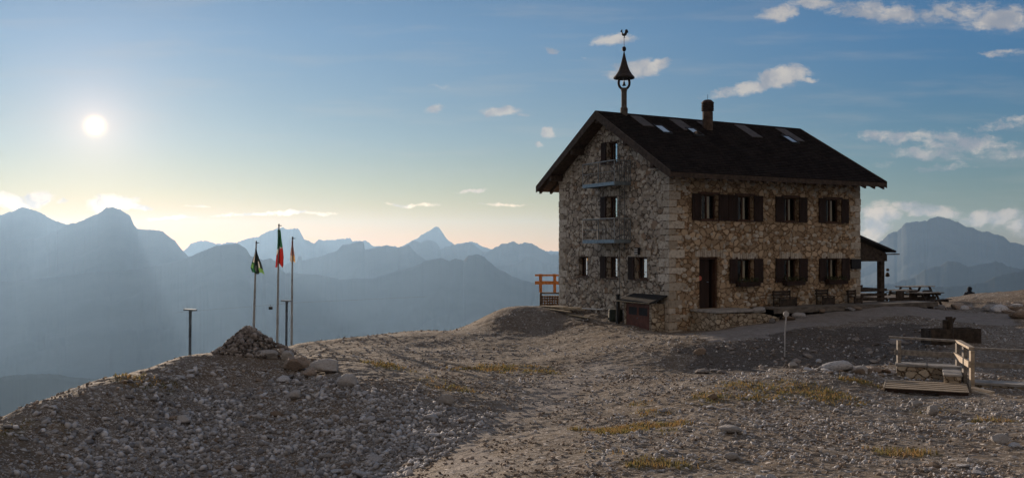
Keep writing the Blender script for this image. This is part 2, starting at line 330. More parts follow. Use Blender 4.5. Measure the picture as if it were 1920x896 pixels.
# ------------------------------------------------------------------ terrain
CT = []
def cp(px, py, Y): CT.append(tuple(at(px, py, Y)))
for a in [
 # left skyline and mound crest
 (0,808,13.5),(100,755,14.5),(215,712,16),(350,669,18.5),(415,663,19),(480,663,19.3),(560,690,18.6),(640,712,17.6),(760,732,17),(880,752,16.6),(930,772,16),
 (560,644,32),(640,637,34),(700,629,36),(780,620,38),(860,617,39),(900,598,40),(930,583,40.5),(965,574,41),(1040,571,41.2),
 # mound face (towards camera)
 (0,896,11.6),(100,820,13.6),(100,896,12.2),(200,800,14.3),(200,896,12.6),(400,740,16.9),(400,800,15.1),(400,896,12.9),(600,760,16.0),(600,810,14.9),(600,896,12.9),
 (720,800,14.9),(720,896,12.2),(800,800,14.7),(850,820,13.8),(780,896,10.6),(850,880,11.0),
 # middle field
 (560,665,25),(620,680,23),(700,680,25),(800,690,24.5),(900,690,24.8),(800,650,31),(900,650,31.5),(1000,650,32),(1000,610,37),(1100,620,34.5),(1150,645,30),(1150,680,26.5),(1000,700,24),
 (1000,750,18.7),(950,790,15.2),(1000,830,12.8),(1000,896,9.6),(1100,896,9.5),(900,896,9.8),(1120,770,17),(1200,720,21),
 # house foot and track
 (1250,622,34),(1300,625,33.2),(1440,603,34.5),(1570,578,37.5),(1700,572,39),(1300,640,29),(1400,632,29.8),(1500,617,31),(1600,600,33.5),(1750,590,36),
 # bank and hollow behind the right hill
 (1300,665,27.2),(1400,660,28),(1500,655,28.4),(1600,650,28.8),(1300,690,26.0),(1400,684,26.2),(1500,680,26.6),(1620,672,26.8),
 # right hill
 (1250,735,18.8),(1340,709,20.5),(1450,697,21),(1560,692,21.3),(1650,698,20.8),(1300,760,16.8),(1450,740,17.6),(1560,725,18.6),
 (1300,800,14),(1500,800,14),(1700,800,13.9),(1900,800,13.8),(1300,896,9.6),(1500,896,9.6),(1700,896,9.6),(1900,896,9.6),(1660,742,18),(1820,752,17.2),(1920,758,16.6),
 (1700,712,20.3),(1800,715,19.8),(1760,690,22.5),(1900,700,21.5),(1750,660,25.5),(1900,660,25.5),(1780,636,28),(1900,630,28.5),
 # right mound
 (1740,576,42),(1780,560,44),(1820,552,45),(1870,548,44),(1920,543,43),(1850,575,40),(1920,600,36),(1880,585,38),(1800,600,35)]: cp(*a)
# house footprint, and ground that the photo hides
HK = Vector((5.9, 34.0, 0)); HU = Vector((-.4793, .8777, 0)); HV = Vector((.8777, .4793, 0)); HROT = math.atan2(.4793, .8777)
def hp(x, y, z=0): return HK + HV*x + HU*y + Vector((0,0,z))
for x, y, z in ((0,8.5,.45),(5,4,.3),(10.3,8,.5),(12.5,2,.55),(5,10,.2),(-.8,.6,.02),(-.6,4,.25)):
    q = hp(x, y, z); CT.append(tuple(q))
CT += [(0,0,1.4),(0,4,1.15),(-6,2,1.1),(6,2,1.3),(-12,-6,.6),(12,-6,1.2),(0,-12,1.2),(-10,13.5,.2),(-15,14,-1.8),(-12,8,.4),(-18,4,-1),(14,12,.6),(20,14,.7),(26,26,.6),(27,40,1.6),(18,4,1.1),
       (-13.5,24,-2.2),(-8.2,30,-.75),(-12.9,47,-2.6),(-11.8,46,-2.0),(-9,46,-1.8),(-4,48,-2.2),(0,48,-2.0),(2.5,48,-1.0),(10,52,-.2),(20,52,-.3),(27,52,-.4),(24,62,-2.2),(-5,24,-.45),(-6.3,26,-.5),
       (-9.6,17,-.9),(-13.5,20,-3.2),(-9.1,18,-.5),(-8.8,20,-.45),(-7.9,22,-.15),(-7.2,22.5,-.05),(-6.5,23,-.1),(-10.3,29,-1.0),(-8.5,36,-1.15),(-7.2,38.5,-1.25),(-5.9,41,-1.3)]
CT = np.array(CT)
def tps_fit(P, z, lam=0.02):
    n = len(P); d2 = ((P[:,None]-P[None])**2).sum(-1); K = 0.5*d2*np.log(d2+1e-12); K[np.arange(n), np.arange(n)] = lam
    A = np.zeros((n+3, n+3)); A[:n,:n] = K; A[:n,n] = 1; A[:n,n+1:] = P; A[n,:n] = 1; A[n+1:,:n] = P.T
    return np.linalg.solve(A, np.concatenate([z, [0,0,0]]))
# work in a warped plane (log range) so near detail is stiff and far detail is broad
def warpxy(x, y):
    r = np.hypot(x, y)+1e-6; k = np.log1p(r/8.0)*12.0/r
    return np.stack([x*k, y*k], -1)
CW = warpxy(CT[:,0], CT[:,1]); TW = tps_fit(CW, CT[:,2])
R0AZ = np.array([-180,-90,-45,-34,-29,-24,-20,-15,-5,3,20,34,60,90,180.0]); R0R = np.array([45,14,14.5,14.9,15.2,18.5,36,50,52,55,66,60,50,45,45.0])
def H(x, y):
    x = np.atleast_1d(np.asarray(x, float)); y = np.atleast_1d(np.asarray(y, float))
    r = np.hypot(x, y)+1e-6; az = np.degrees(np.arctan2(x, y)); r0 = np.interp(az, R0AZ, R0R)
    rc = np.minimum(r, r0+4); q = warpxy(x*rc/r, y*rc/r)
    z = np.empty_like(x)
    for i in range(0, len(x), 20000):
        s = slice(i, i+20000); d2 = ((q[s,None]-CW[None])**2).sum(-1)
        z[s] = (0.5*d2*np.log(d2+1e-12)) @ TW[:-3] + TW[-3] + q[s] @ TW[-2:]
    ov = np.maximum(r-r0-1, 0)
    drop = 0.62*(np.sqrt(ov**2+16)-4)
    z = z - drop
    near = np.clip(1-ov/40, 0, 1)
    z += (fbm(x*.55, y*.55, 2, 1)*.07 + fbm(x*1.9, y*1.9, 3, 2)*.030 + fbm(x*7, y*7, 3, 5)*.022)*near
    z += fbm(x/160, y/160, 5, 8)*np.minimum(ov*.35, 130)
    return np.maximum(z, -1400 + fbm(x/900, y/900, 4, 9)*160)
def H1(x, y): return float(H(x, y)[0])
def pick(px, py, y0=8.0, y1=62.0):
    Y = np.linspace(y0, y1, 900); X = (px-CX)/F*Y; Z = EYE-(py-HY)/F*Y
    h = H(X, Y); k = np.argmax(h >= Z)
    if not (h >= Z).any(): k = np.argmin(np.abs(h-Z))
    return Vector((X[k], Y[k], h[k]))
dense = np.radians(np.arange(-40, 40.01, 0.075)); sp1 = np.radians(np.concatenate([np.arange(-180, -40, 3.0), ])); sp2 = np.radians(np.arange(43, 180, 3.0))
AZ = np.concatenate([sp1, dense, sp2]); na = len(AZ)
RR = np.concatenate([[0.05, .8, 1.6], np.geomspace(2.4, 8, 50)[:-1], np.geomspace(8, 30, 480)[:-1], np.geomspace(30, 75, 230)[:-1], np.geomspace(75, 26000, 130)]); nr = len(RR)
A_, R_ = np.meshgrid(AZ, RR); X_ = (R_*np.sin(A_)).ravel(); Y_ = (R_*np.cos(A_)).ravel(); Z_ = H(X_, Y_)
i_ = np.arange(nr-1)[:,None]*na; j_ = np.arange(na)[None]; j2 = (j_+1) % na
Fq = np.stack([i_+j_, i_+j2, i_+na+j2, i_+na+j_], -1).reshape(-1, 4)

# zones painted on the ground: scree, track, turf (polygons drawn on the ground itself)
def inpoly(x, y, poly):
    c = np.zeros(len(x), bool); n = len(poly)
    for i in range(n):
        x0, y0 = poly[i]; x1, y1 = poly[(i+1)%n]
        k = ((y0 > y) != (y1 > y)); c ^= k & (x < (x1-x0)*(y-y0)/((y1-y0) if y1 != y0 else 1e-9)+x0)
    return c
def zone(pix): return [tuple(pick(*p)[:2]) for p in pix]
Z_SCREE = zone([(330,760),(470,735),(540,700),(640,714),(760,733),(890,765),(945,792),(900,825),(800,862),(740,895),(100,895),(160,830)])
Z_SCREE2 = zone([(5,806),(215,722),(360,676),(470,690),(540,700),(470,735),(330,760),(160,830),(100,893),(5,893)])
Z_TRACK = zone([(1265,622),(1330,640),(1440,632),(1560,610),(1700,592),(1900,612),(1905,590),(1740,577),(1570,582),(1440,606),(1300,626)])
Z_PATH = zone([(870,893),(960,810),(1080,740),(1180,690),(1160,660),(1010,720),(930,790),(800,880),(790,893)])
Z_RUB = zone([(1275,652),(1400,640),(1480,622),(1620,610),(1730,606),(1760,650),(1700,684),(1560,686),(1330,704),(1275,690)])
TURF = [(1185,806,80,17,1.15),(1215,772,42,10,.6),(1200,757,30,6,.5),(735,687,60,7,.9),(930,692,90,8,1.0),(1618,716,34,8,1.2),(1560,745,80,12,.8),(1460,733,120,20,.62),(810,712,40,6,.5),
        (870,733,50,8,.6),(1865,790,40,5,.7),(1700,850,60,12,.7),(1150,850,60,12,.3),(1330,745,60,12,.6),(1240,870,90,14,.5),(60,795,50,9,.5),(270,715,50,8,.5),(30,815,30,8,.4),(1760,770,60,9,.25)]
TURFW = []
for (px, py, w, h, s) in TURF:
    c = pick(px, py); TURFW.append((c.x, c.y, w/F*c.y, max(h/(py-HY)*c.y, .25), s))
def turf(x, y):
    t = np.zeros(len(x))
    n = fbm(x*2.3, y*2.3, 4, 21)*1.5
    for cx, cy, rx, ry, s in TURFW:
        d = np.sqrt(((x-cx)/rx)**2+((y-cy)/ry)**2); t = np.maximum(t, s*np.clip(1.25-d+n*.9, 0, 1))
    return np.clip(t, 0, 1)
def softpoly(x, y, poly, w=.35):
    jx = fbm(x*1.4, y*1.4, 3, 31)*w*2.2; jy = fbm(x*1.4, y*1.4, 3, 37)*w*2.2
    return inpoly(x+jx, y+jy, poly).astype(float)
m_n = np.hypot(X_, Y_) < 80
zs = np.zeros(len(X_)); zt = zs.copy(); zg = zs.copy()
xn, yn = X_[m_n], Y_[m_n]
zs[m_n] = np.maximum(softpoly(xn, yn, Z_SCREE), np.maximum(.55*softpoly(xn, yn, Z_SCREE2), .8*softpoly(xn, yn, Z_RUB)))
zt[m_n] = np.maximum(softpoly(xn, yn, Z_TRACK, .2), .6*softpoly(xn, yn, Z_PATH, .4))
zg[m_n] = turf(xn, yn)
def groundmat():
    m, t, b = newmat('stony alpine ground')
    tc = N(t, 'ShaderNodeTexCoord').outputs['Object']
    at_ = N(t, 'ShaderNodeAttribute', attribute_name='zones'); z = N(t, 'ShaderNodeSeparateXYZ', ins={0: at_.outputs['Vector']})
    big = N(t, 'ShaderNodeTexNoise', ins={'Vector': tc, 'Scale': 0.45, 'Detail': 6.0, 'Roughness': 0.6}).outputs[0]
    med = N(t, 'ShaderNodeTexNoise', ins={'Vector': tc, 'Scale': 3.0, 'Detail': 6.0, 'Roughness': 0.65}).outputs[0]
    soil = MIX(t, MR(t, big, .35, .65), (0.148,0.113,0.080), (0.195,0.168,0.140))
    soil = MIX(t, MR(t, med, .35, .7), soil, (0.105,0.082,0.062))
    def peb(sc, rnd_=1.0):
        e = N(t, 'ShaderNodeTexVoronoi', feature='DISTANCE_TO_EDGE', ins={'Vector': tc, 'Scale': sc, 'Randomness': rnd_}).outputs[0]
        c = N(t, 'ShaderNodeTexVoronoi', feature='F1', ins={'Vector': tc, 'Scale': sc, 'Randomness': rnd_})
        s = N(t, 'ShaderNodeSeparateXYZ', ins={0: c.outputs['Color']}); return e, s, c.outputs['Distance']
    e1, s1, d1 = peb(11.0); e2, s2, d2 = peb(30.0)
    stc1 = MIX(t, s1.outputs[1], (0.20,0.175,0.16), (0.48,0.455,0.43)); stc2 = MIX(t, s2.outputs[1], (0.18,0.155,0.14), (0.46,0.43,0.40))
    thr = M(t, 'ADD', M(t, 'MULTIPLY', z.outputs[0], .45), M(t, 'ADD', M(t, 'MULTIPLY', big, .8), -.22))
    k1 = M(t, 'MULTIPLY', M(t, 'LESS_THAN', s1.outputs[0], M(t, 'MULTIPLY', thr, .75)), MR(t, e1, .05, .16))
    k2 = M(t, 'MULTIPLY', M(t, 'LESS_THAN', s2.outputs[0], M(t, 'ADD', thr, .25)), MR(t, e2, .05, .2))
    c = MIX(t, k2, soil, stc2); c = MIX(t, k1, c, stc1)
    trk = MIX(t, MR(t, med, .3, .7), (0.20,0.185,0.18), (0.32,0.30,0.29))
    c = MIX(t, M(t, 'MULTIPLY', z.outputs[1], .7), c, trk)
    tf = MIX(t, MR(t, N(t, 'ShaderNodeTexNoise', ins={'Vector': tc, 'Scale': 5.0, 'Detail': 4.0}).outputs[0], .42, .6), (0.10,0.10,0.035), (0.19,0.125,0.05))
    c = MIX(t, M(t, 'MULTIPLY', z.outputs[2], M(t, 'SUBTRACT', 1.0, M(t, 'MULTIPLY', k1, .6))), c, tf)
    dke = N(t, 'ShaderNodeAttribute', attribute_name='dark_earth_shade').outputs['Fac']
    c = MIX(t, M(t, 'MULTIPLY', dke, .62), c, (0.045,0.038,0.036))  # dark earth plus the bank's shade, both painted into the ground colour
    # far slopes: dull alpine green and rock
    gp = N(t, 'ShaderNodeSeparateXYZ', ins={0: tc})
    far = MR(t, gp.outputs[2], -6.0, -60.0)
    c = MIX(t, far, c, MIX(t, MR(t, N(t, 'ShaderNodeTexNoise', ins={'Vector': tc, 'Scale': 0.004, 'Detail': 8.0}).outputs[0], .4, .6), (0.04,0.05,0.03), (0.09,0.085,0.07)))
    t.links.new(c, b.inputs['Base Color']); b.inputs['Roughness'].default_value = .95; b.inputs['Specular IOR Level'].default_value = .12
    h = M(t, 'ADD', M(t, 'MULTIPLY', k1, M(t, 'MULTIPLY', M(t, 'SUBTRACT', .6, d1), 2.2)), M(t, 'ADD', M(t, 'MULTIPLY', k2, .35), M(t, 'MULTIPLY', med, .5)))
    bp = N(t, 'ShaderNodeBump', ins={'Height': h, 'Strength': 0.8, 'Distance': 0.03})
    t.links.new(bp.outputs[0], b.inputs['Normal']); return m
M_ground = groundmat()
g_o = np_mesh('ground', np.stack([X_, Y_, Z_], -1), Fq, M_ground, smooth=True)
at_ = g_o.data.attributes.new('zones', 'FLOAT_VECTOR', 'POINT'); at_.data.foreach_set('vector', np.stack([zs, zt, zg], -1).astype(np.float32).ravel())
tag(g_o, kind='structure')
dk = np.zeros(len(X_)); dk[m_n] = softpoly(xn, yn, Z_RUB, .5); a2 = g_o.data.attributes.new('dark_earth_shade', 'FLOAT', 'POINT'); a2.data.foreach_set('value', dk.astype(np.float32))

# ------------------------------------------------------------------ mountains
M_mtn = simple('distant rock and forest', (0.05,0.055,0.05), .95, scale=0.0016, var=.25, spec=.05)
def ridge(pts, D, seed, rough=1.0, W_=None, zb=-1400):
    pts = sorted(pts); pts = [(pts[0][0]-500, 640)] + pts + [(pts[-1][0]+500, 660)]
    if D > 10000: D = 10000+(D-10000)*.48
    px = np.arange(pts[0][0], pts[-1][0]+.1, 1.2); py = np.interp(px, [p[0] for p in pts], [p[1] for p in pts])
    jag = fbm(px/14.0, px*0+seed, 5, seed, .65)*4.5*rough
    py = py + jag
    W_ = W_ or D*.5
    kk = np.exp(-np.linspace(-2,2,41)**2); kk /= kk.sum(); pys = np.convolve(np.pad(py-jag, 20, 'edge'), kk, 'valid')
    n = len(px); T = np.concatenate([-np.linspace(.35, .02, 9), np.linspace(0, 1, 46)**1.3])
    Yc = D + fbm(px/300.0, px*0, 1, seed+4)*D*.06
    Xc = (px-CX)/F*Yc; Zc = EYE-(py-HY)/F*Yc; Zs = EYE-(pys-HY)/F*Yc
    V_ = []
    for tt in T:
        a = abs(tt); fall = (a**.8)*(.9+.5*fbm(px/220.0, px*0+a*3, 1, seed+9))
        wz = math.exp(-a*16); Zm = Zc*wz + (np.minimum(Zs, Zc)-a*D*.02)*(1-wz) if a > 0 else Zc
        z = Zm + (zb-Zm)*np.clip(fall, 0, 1)
        rib = fbm(px/90.0+tt*4+.8*vn(px/80, px*0+tt*6, seed), px*0+tt*14, 4, seed+2, .5)*.55
        z = z - (np.abs(rib)*.8+.2*rib)*D*.04*min(1, a*4)
        V_.append(np.stack([Xc*(Yc-tt*W_)/Yc, Yc-tt*W_, z], -1))
    V_ = np.concatenate(V_); m = len(T); i = np.arange(m-1)[:,None]*n; j = np.arange(n-1)[None]
    f = np.stack([i+j, i+j+1, i+n+j+1, i+n+j], -1).reshape(-1, 4)
    o = np_mesh('mountain_range', V_, f, M_mtn, smooth=True); tag(o, kind='structure'); return o
ridge([(-500,690),(-200,696),(0,706),(60,701),(110,702),(150,708),(215,712),(260,735),(420,830),(700,900),(1300,950)], 3400, 3, .5, 900)
ridge([(-600,540),(-200,532),(14,527),(116,518),(160,512),(252,505),(305,495),(348,484),(383,469),(406,460),(444,456),(461,465),(470,479),(493,488),(506,484),(516,489),(534,511),(606,516),
       (638,523),(700,522),(739,509),(773,501),(796,489),(827,483),(843,489),(855,484),(869,488),(877,479.5),(894,477),(908,482),(922,495),(936,506),(947,509),(959,517),(981,526),(998,529),(1046,534),(1200,560),(1400,600),(1620,640)], 8500, 11, .45, 5200)
ridge([(-600,430),(-100,455),(0,450),(72,446.5),(96,436),(129,421),(162,410),(189,398),(200,390),(212,388.5),(229,395),(244,404),(251,421),(258,429),(279,431),(305,434),(316,443),(328,450),(339,466),(353,481),(420,510),(600,560)], 11500, 19, .6, 5000)
ridge([(-600,400),(-200,418),(0,402),(12,399),(43,389),(67,395),(93,408),(116,418),(129,421),(200,440),(300,470)], 14500, 23, .6, 4000)
ridge([(400,520),(520,498),(548,492),(557,490),(559,481),(565,481),(567,489),(596,481),(632,470),(641,460),(675,452),(682,454),(684,469),(700,465),(725,460),(748,465),(767,458),(776,470),(796,487),(900,530),(1200,560)], 12500, 29, .6, 4500)
ridge([(700,480),(760,462),(773,452),(790,454),(798,450.5),(810,450.5),(821,457),(826,466),(840,461),(869,457),(880,454),(891,461),(908,471),(960,490),(1100,520)], 16500, 31, .8, 5000)
ridge([(860,500),(900,482),(914,472.5),(939,458),(961,454),(975,455.6),(984,455),(998,457),(1012,465),(1032,476),(1046,478),(1200,486),(1500,500)], 15500, 37, .8, 5000)
ridge([(860,520),(930,498),(959,493.6),(995,479.5),(1020,492),(1046,499),(1200,520)], 13000, 41, .5, 4000)
ridge([(250,480),(330,474),(347,469.6),(359,457),(388,451),(413,459),(445,453.6),(463,446),(484,446),(498,436),(520,428.6),(559,427),(570,446),(588,457),(598,448),(641,448),(656,446),(661,454),(686,451),(700,463),(750,462),
       (784,448.6),(800,436),(815,427),(822,427),(832,437),(843,453),(852,460),(886,453),(920,466),(1000,470),(1100,476)], 24000, 43, .9, 6000)
ridge([(1400,520),(1560,500),(1649,454.6),(1666,438.6),(1681,434),(1698,416.5),(1718,413),(1738,414.5),(1757,405.5),(1777,409),(1804,421),(1833,431),(1870,439),(1895,453),(1930,462),(2100,480),(2500,470)], 17000, 47, .8, 6000)
ridge([(1500,560),(1681,529.5),(1710,520),(1737,505),(1767,495),(1777,490),(1796,491.5),(1816,499.6),(1843,494.6),(1865,490),(1877,492.7),(1890,500),(1919,504),(2050,510),(2400,520)], 9000, 53, .7, 4000)
ridge([(1500,590),(1700,548),(1747,538),(1800,536),(1846,529),(1865,519),(1900,511),(1920,508),(2000,505),(2300,540),(2500,540)], 7200, 59, .5, 3500)

# ------------------------------------------------------------------ haze
mh = bpy.data.materials.new('haze'); mh.use_nodes = True; th = mh.node_tree; th.nodes.clear()
pv = N(th, 'ShaderNodeVolumePrincipled'); pv.inputs['Color'].default_value = (0.42, 0.67, 1.0, 1)
pv.inputs['Density'].default_value = 2.8e-5; pv.inputs['Anisotropy'].default_value = 0.48
N(th, 'ShaderNodeOutputMaterial', ins={'Volume': pv.outputs[0]})
hz = MB().box(-24000, 24000, -20000, 20500, -1660, 640).build('haze', mh); tag(hz, kind='stuff')

# ------------------------------------------------------------------ the stone house
house = empty('stone_house', tuple(HK), HROT, 'two-storey rubble stone mountain house with dark shingle gable roof and bell turret', 'house')
LX, LY = 10.3, 7.84; RIDGE = 8.60; SL = (8.70-5.9)/4.83; EO = .91
def zroof(y): return RIDGE - SL*abs(y-LY/2)
WT = zroof(0) - .05
def strips(mb, lo, hi, ops, place, top, reveal=.30, zb=-.8, mi=0, rmi=0):
    """wall with openings; place(u,z,d) -> point, d = depth behind the face"""
    us = sorted(set([lo, hi] + [o[0] for o in ops] + [o[1] for o in ops] + ([LY/2] if top(lo) != top((lo+hi)/2) else [])))
    for a, b in zip(us, us[1:]):
        m = (a+b)/2; cur_a, cur_b = zb, zb
        for o in sorted([o for o in ops if o[0] <= m <= o[1]], key=lambda o: o[2]):
            mb.add([place(a,cur_a,0), place(b,cur_b,0), place(b,o[2],0), place(a,o[2],0)], [(0,1,2,3)], mi); cur_a = cur_b = o[3]
        mb.add([place(a,cur_a,0), place(b,cur_b,0), place(b,top(b),0), place(a,top(a),0)], [(0,1,2,3)], mi)
    for (a, b, z0, z1) in ops:
        c = [(a,z0),(b,z0),(b,z1),(a,z1)]
        for i in range(4):
            p, q = c[i], c[(i+1)%4]
            mb.add([place(*p,0), place(*q,0), place(*q,reveal), place(*p,reveal)], [(0,1,2,3)], rmi)
LONG = [(1.51,2.36,4.15,5.12),(3.35,4.18,4.15,5.12),(5.83,6.65,4.15,5.12),(8.20,9.12,4.15,5.12),
        (3.33,4.20,1.72,2.62),(5.82,6.66,1.72,2.62),(8.22,9.13,1.72,2.62),(1.44,2.40,.74,2.71)]
GAB = [(3.36,4.06,6.56,7.42),(3.36,4.06,4.28,5.18),(5.52,6.25,1.84,2.70),(3.34,4.06,1.84,2.70),(1.35,2.12,1.84,2.70)]
pl = lambda u, z, d: (u, d, z); pg = lambda u, z, d: (d, u, z); pb = lambda u, z, d: (u, LY-d, z); pr = lambda u, z, d: (LX-d, u, z)
mb = MB()
strips(mb, 0, LX, LONG, pl, lambda u: WT)
strips(mb, 0, LX, [(2,3,4.1,5.1),(5,6,4.1,5.1),(8,9,4.1,5.1),(2,3,1.7,2.6),(5,6,1.7,2.6),(8,9,1.7,2.6)], pb, lambda u: WT)
strips(mb, 0, LY, [(2,2.9,4.1,5.1),(5,5.9,4.1,5.1),(3.4,4.3,.9,2.7)], pr, lambda u: zroof(u)-.05)
mbg = MB(); strips(mbg, 0, LY, GAB, pg, lambda u: zroof(u)-.05)
nlong = len(mb.f)
b0 = len(mb.v); mb.v += mbg.v; mb.f += [tuple(b0+i for i in f) for f in mbg.f]; mb.m += [1]*len(mbg.f)
# quoins: alternating long and short cut blocks standing slightly proud, and soldier courses over the openings
z = -.5; k = 0
while z < WT-.1:
    h = rnd.uniform(.22, .36); L1 = rnd.uniform(.5,.72) if k % 2 else rnd.uniform(.25,.38); L2 = rnd.uniform(.25,.36) if k % 2 else rnd.uniform(.48,.68)
    for (cx, cy, sx, sy) in ((0,0,1,1),(LX,0,-1,1),(0,LY,1,-1)):
        a, b = (L1, L2) if sx > 0 else (L2*.9, L1*.8)
        pr_ = rnd.uniform(.012,.035); g = .016
        mb.box(min(cx-sx*pr_, cx+sx*a), max(cx-sx*pr_, cx+sx*a), min(cy-sy*pr_, cy+sy*.05), max(cy-sy*pr_, cy+sy*.05), z+g, z+h-g, 2)
        mb.box(min(cx-sx*pr_*.9, cx+sx*.05), max(cx-sx*pr_*.9, cx+sx*.05), min(cy-sy*pr_*.9, cy+sy*b), max(cy-sy*pr_*.9, cy+sy*b), z+g+.003, z+h-g-.003, 2)
    z += h; k += 1
def soldier(face, a, b, z0):
    u = a-.22
    while u < b+.2:
        w = rnd.uniform(.06,.13); h = rnd.uniform(.20,.30); p = rnd.uniform(.01,.03)
        if face == 'l': mb.box(u, u+w-.02, -p, .02, z0+.02, z0+h, 2)
        else: mb.box(-p, .02, u, u+w-.02, z0+.02, z0+h, 2)
        u += w
for o in LONG[4:]: soldier('l', o[0], o[1], o[3])
for o in GAB: soldier('g', o[0], o[1], o[3])
# loose bonding stones of all sizes proud of the masonry, so that the faces and edges are not flat
def clear(u, z, ops, m=.12): return all(not (o[0]-m < u < o[1]+m and o[2]-m < z < o[3]+m) for o in ops)
def proud(face, n, ops, lim, zt):
    for _ in range(n):
        u = rnd.uniform(.15, lim-.15); z = rnd.uniform(-.3, zt(u)-.25)
        w = rnd.uniform(.06,.17); h = rnd.uniform(.05,.12); p = rnd.uniform(.012,.04)
        if not clear(u, z, ops, w+.05): continue
        m = rnd.choice((7, 8)); a0 = rnd.uniform(0, 6)
        ring = [(u+w*math.cos(a0+6.283*i/m)*rnd.uniform(.8,1.1), z+h*math.sin(a0+6.283*i/m)*rnd.uniform(.8,1.1)) for i in range(m)]
        P = pl if face == 'l' else pg
        v = [P(x, zz, .01) for x, zz in ring] + [P(u+(x-u)*.7, z+(zz-z)*.7, -p) for x, zz in ring]
        mb.add(v, [(i, (i+1)%m, m+(i+1)%m, m+i) for i in range(m)] + [tuple(range(m, 2*m))], 2)
proud('l', 900, LONG + [(1.08,4.67,4.1,5.2),(5.36,7.11,4.1,5.2),(7.82,9.56,4.1,5.2),(2.95,4.67,1.5,2.9),(5.3,7.2,1.5,2.9),(7.8,9.6,1.5,2.9)], LX, lambda u: WT)
proud('g', 800, GAB, LY, lambda u: zroof(u))
mb.build('wall', [M_wall, M_gable, M_quoin], house, bevel=0)

# roof
XO0, XO1 = -.663, LX+.55
def rp(x, y, lift=0): return (x, y, zroof(y)+lift)
mb = MB()
for s in (-1, 1):
    ye = LY/2 + s*(LY/2+EO); yr = LY/2
    n = 34
    for i in range(n):          # shingle courses, each lapping the next
        a, b = i/n, (i+1)/n
        y0, y1 = yr+(ye-yr)*a, yr+(ye-yr)*b
        pts = [rp(XO0, y0, .02), rp(XO1, y0, .02), rp(XO1, y1, .055), rp(XO0, y1, .055)]
        mb.add(pts, [(0,1,2,3)])
        mb.add([rp(XO0, y1, .055), rp(XO1, y1, .055), rp(XO1, y1, .02), rp(XO0, y1, .02)], [(0,1,2,3)])
    # underside and edges
    mb.add([rp(XO0, yr, -.16), rp(XO1, yr, -.16), rp(XO1, ye, -.16), rp(XO0, ye, -.16)], [(0,3,2,1)], 1)
    mb.add([rp(XO0, ye, -.16), rp(XO1, ye, -.16), rp(XO1, ye, .055), rp(XO0, ye, .055)], [(0,1,2,3)], 1)
    for X in (XO0, XO1): mb.add([rp(X, yr, -.16), rp(X, yr, .03), rp(X, ye, .055), rp(X, ye, -.16)], [(0,1,2,3)], 1)
    # rafter tails under the eaves
    x = XO0+.12
    while x < XO1-.1:
        yi = LY/2+s*(LY/2-.05); yo = LY/2+s*(LY/2+EO-.03)
        mb.prism([(x, yi, zroof(yi)-.34), (x, yi, zroof(yi)-.163), (x, yo, zroof(yo)-.163), (x, yo, zroof(yo)-.27)], (.11,0,0), 1); x += .56
    # ridge cap
mb.prism([(XO0-.02, LY/2-.16, zroof(LY/2-.16)+.03), (XO0-.02, LY/2, RIDGE+.09), (XO0-.02, LY/2+.16, zroof(LY/2+.16)+.03)], (XO1-XO0+.04,0,0), 0)
roof = mb.build('roof', [M_roof, M_beam], house)
# barge boards
for s_ in (-1, 1):
    ye = LY/2+s_*(LY/2+EO)
    for X, t in ((XO0-.045, .043), (XO1+.002, .043)):
        MB().prism([(X, LY/2+s_*.002, RIDGE-.27), (X, LY/2+s_*.002, RIDGE+.085), (X, ye, zroof(ye)+.085), (X, ye, zroof(ye)-.20)], (t,0,0)).build('barge_board', M_beam, roof)
# purlins carrying the gable overhang
for y in (.25, 2.0, LY/2, LY-2.0, LY-.25):
    m_ = MB().box(XO0+.02, .05, y-.09, y+.09, zroof(y)-.42, zroof(y)-.17); m_.build('purlin', M_beam, roof, bevel=.01)
# flat dull sheet strips below the ridge and the skylights under some of them
M_strip = simple('dull lead sheet', (0.062,0.050,0.046), .7, metal=.0, scale=5, var=.3)
def on_roof(px, py):      # photo point -> local x,y on the front slope
    d = Vector(((px-CX)/F, 1, -(py-HY)/F)); o = Vector((0,0,EYE))
    a = math.cos(HROT); b = math.sin(HROT)
    lo = o-HK; ox, oy, oz = lo.x*a+lo.y*b, -lo.x*b+lo.y*a, lo.z
    dx, dy, dz = d.x*a+d.y*b, -d.x*b+d.y*a, d.z
    t = (RIDGE-SL*(LY/2)+.03 + SL*oy - oz)/(dz-SL*dy); return ox+dx*t, oy+dy*t
def slope_patch(mb, x0, x1, ya, yb, l0, l1, mi=0):
    v = [rp(x0, ya, l0), rp(x1, ya, l0), rp(x1, yb, l0), rp(x0, yb, l0), rp(x0, ya, l1), rp(x1, ya, l1), rp(x1, yb, l1), rp(x0, yb, l1)]
    return mb.add(v, [(0,3,2,1),(4,5,6,7),(0,1,5,4),(1,2,6,5),(2,3,7,6),(3,0,4,7)], mi)
for (px, w, yb) in ((1197,.55,2.85),(1262,.62,2.75),(1305,.5,3.3),(1367,.62,2.6),(1432,.62,2.55)):
    x0 = on_roof(px, 224)[0]; slope_patch(MB(), x0-w/2, x0+w/2, LY/2-.18, yb, .05, .085).build('sheet_strip', M_strip, roof)
for (px, py) in ((1243,245),(1303,250),(1482,264)):
    x0, y0 = on_roof(px, py)
    f = MB()
    for a, b, c, d in ((-.24,-.20,-.36,.36),(.20,.24,-.36,.36),(-.20,.20,-.36,-.31),(-.20,.20,.31,.36)): slope_patch(f, x0+a, x0+b, y0+c, y0+d, .05, .12)
    fo = f.build('skylight', M_black, roof)
    slope_patch(MB(), x0-.20, x0+.20, y0-.31, y0+.31, .055, .10).build('pane', M_sky, roof)
